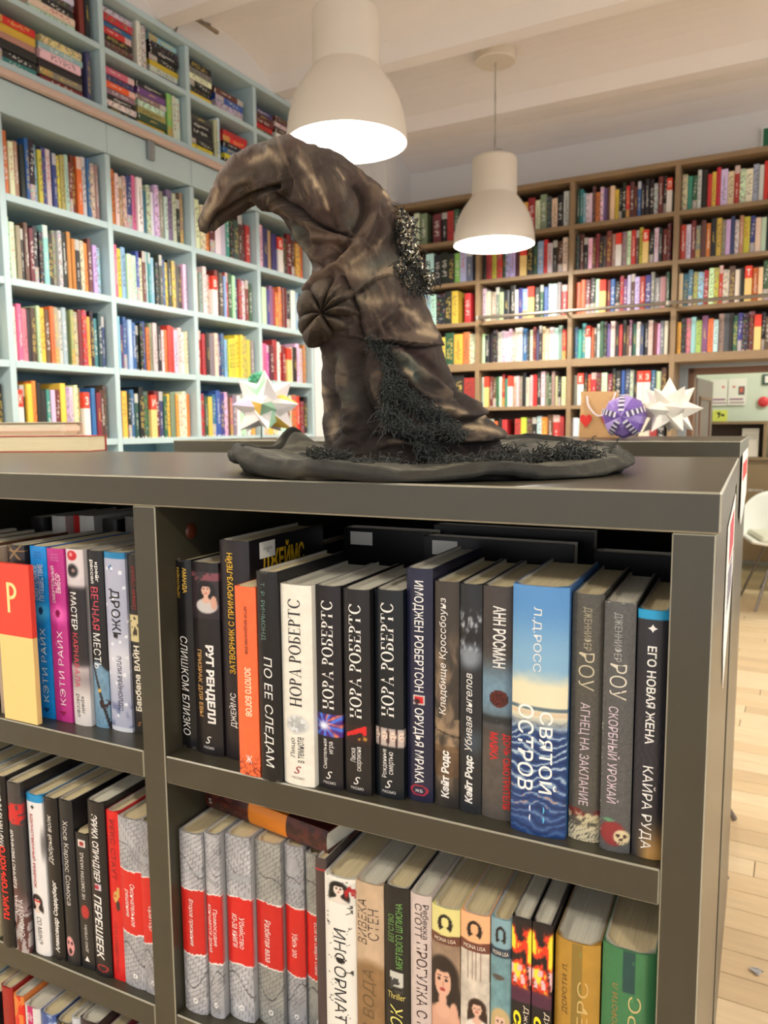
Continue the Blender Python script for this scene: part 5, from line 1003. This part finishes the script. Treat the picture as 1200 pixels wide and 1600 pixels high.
bA = np.ones(qx.shape+(3,))*np.array((76, 74, 66.)); bA *= (1+.4*(fbm(qx, qy, 20, 40, 3)-.5))[..., None]; bA = mixc(bA, (122, 118, 102), np.clip((fbm(qx, qy*2.5, 60, 60, 8)-.55)*4, 0, .6)); bA = mixc(bA, (48, 48, 46), np.clip((fbm(qx, qy, 18, 18, 15)-.55)*5, 0, .6))
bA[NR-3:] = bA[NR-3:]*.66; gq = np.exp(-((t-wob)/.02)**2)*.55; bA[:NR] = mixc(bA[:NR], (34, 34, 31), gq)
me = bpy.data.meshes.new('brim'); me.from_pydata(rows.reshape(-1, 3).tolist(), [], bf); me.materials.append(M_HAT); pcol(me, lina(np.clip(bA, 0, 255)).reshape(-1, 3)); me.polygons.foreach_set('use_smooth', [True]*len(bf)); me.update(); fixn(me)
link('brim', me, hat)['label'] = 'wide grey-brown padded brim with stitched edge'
# surface lookup for trims: depth of the crown front at (u, w)
FU, FW, FV = px[:, NT//2:].ravel(), py[:, NT//2:].ravel(), np.stack([X, Y, Z], -1)[:, NT//2:].reshape(-1, 3)
def on_crown(a, b, out=.002):
    i = int(np.argmin((FU-a)**2+(FW-b)**2)); v = FV[i]; return Vector((v[0], v[1]-out, v[2]))
r = random.Random(9)
def yarn(mb, p, n=7, step=.004, rad=.00045, drop=(0, 0, -.3), curl=.9, bias=(0, 0, 0)):
    pts = [Vector(p)]; d = Vector((r.uniform(-1, 1), r.uniform(-1, .1), r.uniform(-1, 1))).normalized()
    for _ in range(n):
        d = (d+Vector((r.uniform(-curl, curl), r.uniform(-curl, curl), r.uniform(-curl, curl)))+Vector(drop)+Vector(bias)).normalized(); q = pts[-1]+d*step
        pts.append(q)
    mb.tube(pts, rad, 4, False)
mb = MB()
for P in FRINGE:
    S_ = smooth_pl(P, 60)
    for i, (a, b) in enumerate(S_):
        wid = .0025+(.004*(i/60)**2 if P is FRINGE[0] or P is FRINGE[1] else .0065)
        for _ in range(5 if P in FRINGE[:2] else 24):
            a2, b2 = a+r.uniform(-wid, wid), b+r.uniform(-wid*.7, wid*.7); yarn(mb, on_crown(a2, b2, r.uniform(.0005, .006)), r.randint(3, 6), .0024, r.uniform(.0003, .00055), (0, -.02, -.15), 1.4)
for k_ in range(30):
    a, b = (FRINGE[3][0][0]*1e-4+r.uniform(-.006, .03), FRINGE[3][0][1]*1e-4+r.uniform(-.018, .012)); yarn(mb, on_crown(a, b, .004), 9, .003, .0004, (-.25, -.1, -.5))
link('frayed_patch', mb.mesh('frayed_patch', mat('charcoal_yarn', (46, 50, 47), .75, noise=.4, nscale=400)), hat)
# frayed hem round the foot of the crown and tufts on the brim
mb = MB()
def brim_pt(a, v): return Vector((a, v, .014))
for i in range(150):
    f = i/149; an = math.radians(172+f*176); q = Vector((.033+.112*math.cos(an), .0+.112*math.sin(an), .012)); dens = 16 if f < .34 else (1 if .34 < f < .6 else 3)
    for _ in range(dens): yarn(mb, q+Vector((r.uniform(-.004, .004), r.uniform(-.007, .004), r.uniform(-.002, .007 if f < .35 else .002))), 6, .0026, r.uniform(.0004, .0007), (0, -.1, -.1), 1.5)
for cxx, cyy, spread, cnt, lift in ((.195, -.085, .022, 380, .012), (.165, -.075, .012, 120, .006), (.085, -.125, .018, 60, .003), (.12, -.105, .015, 50, .003), (-.01, -.135, .03, 60, .003), (.135, -.06, .012, 110, .012)):
    for _ in range(cnt):
        q = Vector((cxx+r.gauss(0, spread*.55), cyy+r.gauss(0, spread*.3), .0135+abs(r.gauss(0, lift*.5)))); yarn(mb, q, r.randint(5, 9), .003, r.uniform(.0004, .0008), (.1, -.05, -.25), 1.0)
M_Y2 = mat('dark_green_yarn', (48, 50, 46), .75, noise=.4, nscale=400)
o = link('frayed_hem', mb.mesh('frayed_hem', M_Y2), hat); o['label'] = 'dark green-grey frayed yarn around the foot of the crown'
# sparkling patch on the right side
import itertools
poly = [(a*1e-4, b*1e-4) for a, b in SEQ]
def inside(x, y):
    c = False; n = len(poly)
    for i in range(n):
        (x1, y1), (x2, y2) = poly[i], poly[i-1]
        if (y1 > y) != (y2 > y) and x < (x2-x1)*(y-y1)/(y2-y1)+x1: c = not c
    return c
mb = MB(); mk = MB()
xs_ = [p[0] for p in poly]; ys_ = [p[1] for p in poly]; cnt = 0
while cnt < 2600:
    a, b = r.uniform(min(xs_), max(xs_)), r.uniform(min(ys_), max(ys_))
    if not inside(a, b): continue
    cnt += 1
    # right edge of the crown at this height: flakes stand out from it
    row = int(np.argmin(np.abs(py[:, 0]-b)+np.where(np.arange(NS) > NS*.62, 9, 0))); edge = px[row, 0]
    if a < edge-.002: p = on_crown(a, b, .002+r.random()*.003)
    else: p = Vector((a, -.01-r.random()*.03+.3*(edge-a), b))
    d1 = Vector((r.gauss(0, 1), r.gauss(0, 1), r.gauss(0, 1))).normalized(); d2 = d1.cross(Vector((r.gauss(0, 1), r.gauss(0, 1), r.gauss(0, 1)))).normalized()
    L1, L2 = r.uniform(.0012, .0028), r.uniform(.0006, .0012); tgt = mb if r.random() < .6 else mk
    m1 = d1.cross(d2)*.0005
    tgt.v += [tuple(p+d1*L1), tuple(p+d2*L2+m1), tuple(p-d1*L1), tuple(p-d2*L2+m1)]; n = len(tgt.v); tgt.face((n-4, n-3, n-2)); tgt.face((n-4, n-2, n-1))
o = link('sequin_patch', mb.mesh('sequin_patch', mat('silver_flakes', (206, 198, 176), .25, metal=.85)), hat); o['label'] = 'patch of glittering silver flakes on the right side'
for _ in range(1500):
    a, b = r.choice(poly) if r.random() < .1 else (r.uniform(min(xs_), max(xs_)), r.uniform(min(ys_), max(ys_)))
    if not inside(a, b): continue
    row = int(np.argmin(np.abs(py[:, 0]-b)+np.where(np.arange(NS) > NS*.62, 9, 0))); edge = px[row, 0]
    p = on_crown(a, b, .0015) if a < edge-.002 else Vector((a, -.012-r.random()*.02, b)); yarn(mk, p, 5, .0028, .0005, (0, 0, -.2))
link('dark_flakes', mk.mesh('dark_flakes', mat('black_flakes', (52, 54, 52), .4, metal=.3)), hat)
# thick stitches of the long seam
mb = MB()
for P in (HAT_FOLDS[0][3], HAT_FOLDS[17][3]):
    S_ = smooth_pl(P, 44)
    for i in range(0, 43):
        a, b = S_[i]; c_, d_ = S_[i+1]; mb.tube([on_crown(a, b, -.0002), on_crown((a+c_)/2, (b+d_)/2, .0012), on_crown(c_, d_, -.0002)], .0007, 5)
link('seam_stitches', mb.mesh('seam_stitches', mat('dark_thread', (38, 32, 30), .7)), hat)
# ------------------------------------------------------------------ pendant lamps
def vault_z(y):
    k = (y-beams[0])/.92; f = k-math.floor(k); t = (f*.92-.05)/.82
    return 1.90 if t < 0 or t > 1 else 1.925+.125*math.sin(math.pi*t)**.8
def pendant(x, y, z, label, view=True):
    p = RP(x, y, 0); t = thing('pendant_lamp', label, 'lamp', (p[0], p[1], z+H), 0, 'white bell pendant lamps')
    R = .2285
    o = [(R, 0), (R*1.0, .012), (R*.985, .05), (R*.95, .10), (R*.88, .15), (R*.78, .195), (R*.665, .232), (R*.59, .255), (R*.555, .264), (R*.535, .268), (R*.535, .274), (R*.55, .278), (R*.55, .30), (R*.545, .455), (R*.53, .468), (R*.48, .474), (.012, .476)]
    i = [(.012, .470), (R*.50, .466), (R*.53, .30), (R*.52, .27), (R*.64, .228), (R*.75, .19), (R*.855, .145), (R*.93, .095), (R*.965, .045), (R*.98, .0), (R, 0)]
    mb = MB(); mb.smooth = True; mb.lathe(o, n=72); link('shade', mb.mesh('shade', M_SHADE), t)
    mb = MB(); mb.smooth = True; mb.lathe([(r_-.0006 if r_ > .02 else r_, z_) for r_, z_ in i], n=72); link('shade_lining', mb.mesh('shade_lining', M_SHIN), t)
    mb = MB(); mb.smooth = True; mb.lathe([(0, .052), (.03, .06), (.048, .08), (.052, .105), (.045, .135), (.03, .165), (.02, .18), (0, .18)], n=24); link('bulb', mb.mesh('bulb', M_BULB), t)
    mb = MB(); mb.lathe([(0, .18), (.024, .18), (.024, .26), (.03, .27), (.03, .42), (0, .42)], n=20); link('lamp_holder', mb.mesh('lamp_holder', mat('white_plastic', (230, 226, 216), .5)), t)
    top = vault_z(y)-z
    mb = MB(); pts = [(.004*math.sin(k*1.1)*(1-k/24)*.6, .004*math.cos(k*1.1)*(1-k/24)*.6, .476+(top-.06-.476)*k/24) for k in range(25)]; mb.tube(pts, .0035, 8); mb.tube([(-p_[0]+.002, -p_[1], p_[2]) for p_ in pts], .0028, 8)
    mb.tube([(0, 0, .48), (.015, .0, .52), (.035, 0, .515), (.05, .0, .495), (.045, 0, .478)], .003, 6)
    link('cord', mb.mesh('cord', mat('grey_cord', (170, 162, 150), .6)), t)
    mb = MB(); mb.smooth = False; mb.lathe([(0, top-.062), (.105, top-.062), (.112, top-.056), (.112, top-.004), (.1, top+.01), (0, top+.01)], n=48); link('ceiling_rose', mb.mesh('ceiling_rose', M_SHADE), t)
    li = bpy.data.lights.new('bulb_light', 'POINT'); li.energy = PENDANT_W; li.color = (1, .94, .85); li.shadow_soft_size = .05
    lo = bpy.data.objects.new('bulb_light', li); COL.objects.link(lo); lo.parent = t; lo.location = (0, 0, .03)
pendant(-1.564, 2.62, 1.063, 'large near white bell pendant lamp above the hat')
pendant(-1.576, 4.25, 1.01, 'smaller-looking far white bell pendant lamp by the oak bookcase')
for i, (x, y) in enumerate(FILL_LAMPS): pendant(x, y, 1.05, 'added white bell fill lamp outside the frame, %s of the other lamps' % ORD[i])

# ------------------------------------------------------------------ small things on the second unit
Z2 = H-.0345
def star(name, label, c, R, r0_, cols, seed, n=30, rings=None):
    """folded paper star: square-based spikes around a ball"""
    t = thing(name, label, 'paper star', c); rr_ = random.Random(seed); dirs = []
    for lat, cnt, off in ((90, 1, 0), (42, 5, .3), (2, 6, 0), (-40, 5, .3)):
        for k in range(cnt):
            a = 2*math.pi*(k+off)/cnt; l = math.radians(lat); dirs.append(Vector((math.cos(l)*math.cos(a), math.cos(l)*math.sin(a), math.sin(l))))
    mb = MB(); mb.smooth = False
    mb.lathe([(0.001, -r0_*.75), (r0_*.55, -r0_*.5), (r0_*.75, 0), (r0_*.55, r0_*.5), (.001, r0_*.75)], (0, 0, 0), 12); link('core', mb.mesh('core', cols[0]), t)
    for d in dirs:
        mb = MB(); a = d.cross(Vector((.3, .2, 1) if abs(d.z) < .9 else (1, 0, 0))).normalized(); b = d.cross(a); w_ = r0_*1.05
        tip_ = d*R*rr_.uniform(.93, 1.05); q = [d*r0_*.3+a*w_, d*r0_*.3+b*w_, d*r0_*.3-a*w_, d*r0_*.3-b*w_]
        mi = [rr_.randrange(len(cols)) if rr_.random() < .62 else 0 for _ in range(4)]
        for s in range(4):
            m0 = (q[s]+q[(s+1) % 4])*.46+d*r0_*.3; mb.cur = mi[s]; mb.poly([q[s], m0*.5+tip_*.5, tip_][0:0] or [q[s], m0, tip_]); mb.cur = 0 if rr_.random() < .5 else mi[s]; mb.poly([m0, q[(s+1) % 4], tip_])
        link('spike', mb.mesh('spike', cols), t)
    return t
P_ = lambda n, c: mat('folded_paper_'+n, c, .6)
W0 = P_('white', (240, 232, 228))
# patterned paper star at left
u2 = (-.026, 1.57); a2 = math.radians(-.8)
def U2(lx, ly, z=0): return (u2[0]+lx*math.cos(a2)-ly*math.sin(a2), u2[1]+lx*math.sin(a2)+ly*math.cos(a2), Z2+z)
sx_ = -1.26; sy_ = .26
star('paper_star', 'white spiky paper star patterned yellow, pink and mint on the second unit', U2(-1.252, .27, .092), .108, .052, [W0, P_('yellow', (246, 200, 84)), P_('pink', (240, 190, 214)), P_('mint', (170, 214, 180)), P_('lilac', (206, 190, 224)), P_('white2', (238, 236, 238))], 4)
star('paper_star', 'all-white spiky paper star at the right end of the second unit', U2(-.150, .22, .063), .074, .030, [P_('ivory', (246, 240, 226)), P_('ivory2', (238, 230, 214))], 8)
# mint ball with tassel
t = thing('paper_ball', 'small mint green paper ball with dark green tassel behind the patterned star', 'ornament', U2(-1.315, .33, .165))
mb = MB(); rr_ = random.Random(2)
for k in range(60):
    d = Vector((rr_.gauss(0, 1), rr_.gauss(0, 1), rr_.gauss(0, 1))).normalized(); a = d.orthogonal().normalized(); b = d.cross(a); mb.poly([Vector((0, 0, 0))+d*.01, d*.03+a*.012, d*.034, d*.03-a*.012]); mb.poly([d*.01, d*.03+b*.012, d*.034, d*.03-b*.012])
link('petals', mb.mesh('petals', P_('mint_green', (130, 206, 172))), t)
mb = MB()
for k in range(40): mb.tube([(-.012, 0, -.02), (-.02+rr_.uniform(-.004, .004), rr_.uniform(-.004, .004), -.05), (-.03+rr_.uniform(-.012, .008), rr_.uniform(-.008, .008), -.095)], .0009, 4, False)
mb.tube([(0, 0, -.005), (.006, .0, -.10), (.004, 0, -.164)], .002, 6)
link('tassel', mb.mesh('tassel', mat('dark_green_thread', (44, 92, 66), .7)), t)
# purple modular ball
t = thing('paper_ball', 'purple folded paper ball with white patterned strips', 'ornament', U2(-.240, .20, .0495))
mb = MB(); n = 8
mp_ = [P_('purple', (156, 128, 206)), P_('purple_dark', (128, 98, 180)), P_('purple_light', (184, 160, 226))]
for lat in range(-75, 90, 30):
    for k in range(n):
        for s in (0, 1):
            l0, l1 = math.radians(lat-15), math.radians(lat+15); a0, a1 = 2*math.pi*(k+s*.5)/n, 2*math.pi*(k+s*.5+.5)/n; R_ = .0485
            f = lambda l, a, q: Vector((math.cos(l)*math.cos(a), -math.sin(l), math.cos(l)*math.sin(a)))*R_*q
            mb.cur = (k+s) % 3; mb.poly([f(l0, a0, 1 if s == 0 else .93), f(l0, a1, .93 if s == 0 else 1), f(l1, a1, .93 if s == 0 else 1), f(l1, a0, 1 if s == 0 else .93)])
link('folded_units', mb.mesh('folded_units', mp_), t)
mb = MB()
for k in range(5):
    a = 2*math.pi*k/5+.35
    for q in range(9):
        l0, l1 = math.radians(14+q*6.5), math.radians(14+q*6.5+5.2); R_ = .0505; w0 = .006
        f = lambda l, o: Vector((math.cos(a)*math.sin(l)*R_-math.sin(a)*o, -math.cos(l)*R_, math.sin(a)*math.sin(l)*R_+math.cos(a)*o))
        mb.cur = q % 2; mb.prism([f(l0, -w0), f(l1, -w0), f(l1, w0), f(l0, w0)], (0, .003, 0))
link('patterned_strip', mb.mesh('patterned_strip', [P_('strip_white', (232, 228, 236)), P_('strip_dark', (84, 70, 110))]), t)
# gift bag
t = thing('paper_bag', 'small brown paper gift bag with red hearts and white handle', 'bag', U2(-.327, .36, .001), math.radians(14))
mb = MB(); hb, wb, db = .112, .092, .05
lo_ = [(-wb/2, -db/2, 0), (wb/2, -db/2, 0), (wb/2, db/2, 0), (-wb/2, db/2, 0)]; hi = [(-wb*.46, -db*.32, hb), (wb*.46, -db*.38, hb*.985), (wb*.45, db*.36, hb), (-wb*.47, db*.3, hb*.99)]
md = [(-wb*.50, -db*.56, hb*.5), (wb*.5, -db*.5, hb*.48), (wb*.42, db*.45, hb*.5), (-wb*.42, db*.45, hb*.5)]
for A_, B_ in ((lo_, md), (md, hi)):
    for k in range(4): mb.poly([A_[k], A_[(k+1) % 4], B_[(k+1) % 4], B_[k]])
mb.poly(lo_)
for k in range(4):
    g = [tuple(Vector(q)*.96) for q in hi]; mb.poly([hi[k], hi[(k+1) % 4], tuple(Vector(g[(k+1) % 4])+Vector((0, 0, -.004))), tuple(Vector(g[k])+Vector((0, 0, -.004)))])
link('bag_body', mb.mesh('bag_body', mat('kraft_paper', (206, 164, 112), .75, noise=.12, nscale=60, bump=.4, bscale=60)), t)
mb = MB()
for cx_, s_ in ((-.032, .015), (.024, .02)):
    pts = []
    for k in range(28):
        a = 2*math.pi*k/28; pts.append((cx_+s_*16*math.sin(a)**3/17, -db*.5-.0035, .042+s_*(13*math.cos(a)-5*math.cos(2*a)-2*math.cos(3*a)-math.cos(4*a))/13))
    mb = MB(); mb.prism(pts, (0, .001, 0)); link('heart', mb.mesh('heart', mat('red_heart', (224, 48, 34), .5)), t)
mb = MB(); mb.tube(cat_rom([(-.03, -.022, .10), (-.026, -.034, .075), (-.005, -.04, .052), (.015, -.036, .062), (.03, -.028, .09), (.036, -.022, .108)], 20).tolist(), .0022, 8); link('handle', mb.mesh('handle', P_('handle_white', (240, 226, 230))), t)

# ------------------------------------------------------------------ next room seen through the doorway, chairs
t = thing('notice_board_print', 'two-page white printed poster with a photo on the green wall', 'poster', RP(-.735, 7.58, .155), RZ)
mb = MB(); mb.box((0, 0, 0), (.145, .003, .232)); mb.box((.152, 0, 0), (.30, .003, .236)); link('sheet', mb.mesh('sheet', M_PAPER), t)
mb = MB()
for x0 in (.02, .165):
    mb.box((x0, -.001, .045), (x0+.11, 0, .06)); mb.box((x0, -.001, .018), (x0+.12, 0, .028))
link('purple_print', mb.mesh('purple_print', mat('print_plum', (150, 100, 130), .6)), t)
mb = MB(); mb.box((.235, -.001, .09), (.285, 0, .165), 0); mb.box((.245, -.0015, .11), (.272, -.001, .155), 1); mb.box((.10, -.001, .155), (.12, 0, .172), 1); mb.box((.185, -.001, .155), (.21, 0, .17), 1)
link('photo', mb.mesh('photo', [mat('print_dark', (90, 84, 90), .6), mat('print_orange', (214, 110, 90), .6)]), t)
t = thing('yellow_sign', 'small yellow paper sign with black drawing above the low shelf', 'sign', RP(-.705, 7.58, .005), RZ)
mb = MB(); mb.box((0, 0, 0), (.122, .003, .108)); link('sheet', mb.mesh('sheet', mat('yellow_paper', (232, 236, 106), .6)), t)
mb = MB(); mb.prism([(.03, -.001, .085), (.065, -.001, .09), (.06, -.001, .05), (.045, -.001, .03), (.05, -.001, .065)], (0, .001, 0)); mb.prism([(.065, -.001, .075), (.1, -.001, .07), (.095, -.001, .05), (.07, -.001, .058)], (0, .001, 0)); link('drawing', mb.mesh('drawing', mat('black_print', (30, 30, 28), .6)), t)
t = thing('wall_plaque', 'dark framed plaque on the green wall at the right edge', 'plaque', RP(-.312, 7.58, .33), RZ)
mb = MB(); mb.bbox((0, 0, 0), (.16, .015, .09), .002); mb.bbox((0, 0, .16), (.16, .015, .24), .002); link('frame', mb.mesh('frame', mat('dark_green_frame', (60, 84, 74), .5)), t)
mb = MB(); mb.box((.02, -.002, .015), (.14, 0, .075)); mb.box((.02, -.002, .175), (.14, 0, .225)); link('plate', mb.mesh('plate', M_PAPER), t)
t = thing('wall_alarm_button', 'round red knob on the green wall at the right edge', 'button', RP(-.295, 7.59, .18), RZ)
me = MB().lathe([(0, .0), (.045, .0), (.045, .02), (.02, .035), (0, .035)], n=24).mesh('button', mat('alarm_red', (216, 60, 66), .4)); me.transform(Matrix.Rotation(math.radians(90), 4, 'X')); link('button', me, t)
t = thing('added_globe_lamp', 'added white globe lamp brightening the next room', 'lamp', RP(.6, 6.4, 2.70-H), RZ)  # unseen lamp added to brighten the next room
mb = MB(); mb.smooth = True; mb.lathe([(.001, -.16), (.09, -.14), (.15, -.07), (.16, 0), (.14, .08), (.06, .13)], n=28); link('globe', mb.mesh('globe', mat('added_lit_globe', (255, 250, 240), .4, emit=(255, 246, 230), estr=14)), t)  # globe and base of the added lamp
mb = MB(); mb.lathe([(.06, .12), (.06, .2), (0, .2)], n=20); link('base', mb.mesh('base', M_SHADE), t)
li = bpy.data.lights.new('globe_fill_light', 'POINT'); li.energy = 60; li.color = (1, .96, .9); li.shadow_soft_size = .16; lo = bpy.data.objects.new('globe_fill_light', li); COL.objects.link(lo); lo.parent = t; lo.location = (0, 0, -.2)
# wooden desk-shelf
t = thing('low_wooden_shelf', 'wooden reception shelf with open compartment beyond the doorway', 'shelf unit', RP(-.95, 7.2, -H), RZ)
for a, b, nm in (((0, 0, 1.26), (.71, .3, 1.285), 'top_board'), ((0, 0, .955), (1.6, .3, .98), 'shelf'), ((.68, 0, .98), (.71, .3, 1.26), 'upright'), ((.0, .0, .98), (.03, .3, 1.26), 'upright'), ((0, .02, 0.09), (1.6, .05, .955), 'front_panel'), ((0, .285, .98), (.71, .3, 1.26), 'back_panel'), ((.76, 0, .98), (.79, .3, 1.18), 'upright')):
    mb = MB(); mb.bbox(a, b, .002); link(nm, mb.mesh(nm, M_WOOD if nm != 'back_panel' else M_WOODB), t)
text(t, 'НЕ ЗВОНИТЬ', (.16, .02), (240, 236, 236), lambda a, b: (.62+a, .0185, .70+b), .01, name='panel_lettering')
t = thing('paper_leaflet', 'pale printed leaflet standing in the reception shelf', 'leaflet', RP(-.435, 7.24, -.29), RZ)
mb = MB(); mb.prism([(0, 0, 0), (.13, 0, 0), (.13, .02, .24), (0, .02, .24)], (0, .002, 0)); link('sheet', mb.mesh('sheet', mat('cream_leaflet', (224, 212, 200), .6)), t)
text(t, 'Библиотека\nчасы работы\nпн-пт 10-20', (.1, .05), (150, 140, 136), lambda a, b: (.065+a, -.001+.09*(.17+b)/1.2*0+.011, .17+b), 0, name='lettering')
# lounge chairs
M_SH = mat('white_shell', (232, 232, 222), .45); M_SEAT = mat('pale_cushion', (212, 210, 190), .7); M_LEG = mat('thin_metal_leg', (120, 112, 108), .35, metal=.6)
def chair(loc, rz, label, floor_z=0.0, s=1.0, seat_h=.30, back_h=.68, kx=1.0, ly=.24):
    t = thing('lounge_chair', label, 'chair', (loc[0], loc[1], 0), rz, 'white shell lounge chairs')
    nx_, nz_ = 25, 19; v = []; f = []
    for j in range(nz_):
        q = j/(nz_-1)
        for i in range(nx_):
            a = (i/(nx_-1)-.5)*2; hw_ = .33*kx*(1-.18*max(0, q-.3)**2); top = back_h-(abs(a)**3.2)*.14
            if q < .45: y = -.30+.52*q/.45; z = seat_h+.03*abs(a)**2+.0*q
            else: k_ = (q-.45)/.55; y = .22+.12*k_**.8; z = seat_h+(top-seat_h)*k_**1.05
            y -= .10*abs(a)**2.5*(1 if q > .4 else 0); v.append((a*hw_, y, z))
    n = len(v)
    for j in range(nz_-1):
        for i in range(nx_-1): k_ = j*nx_+i; f.append((k_, k_+1, k_+nx_+1, k_+nx_))
    v2 = [(x, y+.018, z-.018) for x, y, z in v]; f2 = [tuple(n+q for q in r_[::-1]) for r_ in f]
    rim = [i for i in range(nx_)]+[j*nx_+nx_-1 for j in range(1, nz_)]+[(nz_-1)*nx_+i for i in range(nx_-2, -1, -1)]+[j*nx_ for j in range(nz_-2, 0, -1)]
    f3 = [(rim[k_], rim[(k_+1) % len(rim)], n+rim[(k_+1) % len(rim)], n+rim[k_]) for k_ in range(len(rim))]
    me = bpy.data.meshes.new('shell'); me.from_pydata(v+v2, [], f+f2+f3); me.materials.append(M_SH); me.polygons.foreach_set('use_smooth', [True]*len(me.polygons)); fixn(me); link('shell', me, t)
    mb = MB(); mb.bbox((-.27*kx, -.28, seat_h+.012), (.27*kx, .17, seat_h+.055), .015); link('cushion', mb.mesh('cushion', M_SEAT), t)
    for sx_ in (-1, 1):
        for sy_ in (-1, 1):
            mb = MB(); mb.tube([(sx_*.14*kx, sy_*.12, seat_h-.02), (sx_*.28*kx, sy_*ly, 0.004)], .009, 10); link('leg', mb.mesh('leg', M_LEG), t)
    return t
p = RM(.0, 5.95); chair(p, math.radians(12), 'cream shell lounge chair, nearer of two beyond the shelving units', seat_h=.46, back_h=.78)
p = RM(.09, 6.68); chair(p, math.radians(-8), 'white shell lounge chair behind the cream one', seat_h=.46, back_h=.84)
t = chair((-.375, 2.425), math.radians(88), 'chair mostly hidden behind the second unit, legs showing', seat_h=.44, back_h=.82, kx=.66, ly=.36)
t = thing('cushion', 'dark grey cushion at the right edge on the near lounge chair', 'cushion', (*RM(.04, 5.86), .575), math.radians(25))
mb = MB(); mb.smooth = True; mb.lathe([(0, -.05), (.08, -.045), (.13, -.015), (.135, .01), (.09, .045), (0, .055)], n=28); link('cushion_cover', mb.mesh('cushion_cover', mat('slate_fabric', (112, 116, 130), .8)), t)
# small cable stub on the left ceiling
t = thing('ceiling_cable', 'short bent cable with metal clip above the pale blue bookcase', 'cable', RP(XL+.02, 2.98, 1.89), RZ)
mb = MB(); mb.tube([(0, 0, .0), (.01, .02, .05), (.05, .08, .075), (.09, .15, .07)], .007, 8); link('cable', mb.mesh('cable', mat('grey_cable', (120, 110, 98), .6)), t)
mb = MB(); mb.bbox((.05, .02, .07), (.07, .24, .085), .002); link('clip', mb.mesh('clip', mat('tan_clip', (150, 130, 104), .5)), t)
# crumpled wrapper on the floor near the units
t = thing('crumpled_wrapper', 'small crumpled silver wrapper on the floor beside the unit', 'litter', (.055, 1.86, .0), .5)
mb = MB(); rr_ = random.Random(6); v = [(rr_.uniform(-.02, .02), rr_.uniform(-.015, .015), rr_.uniform(.001, .012)) for _ in range(16)]
for k in range(14): mb.poly([v[k], v[k+1], v[(k+2) % 16]])
link('foil', mb.mesh('foil', mat('silver_foil', (206, 208, 212), .3, metal=.5)), t)
make_texts()
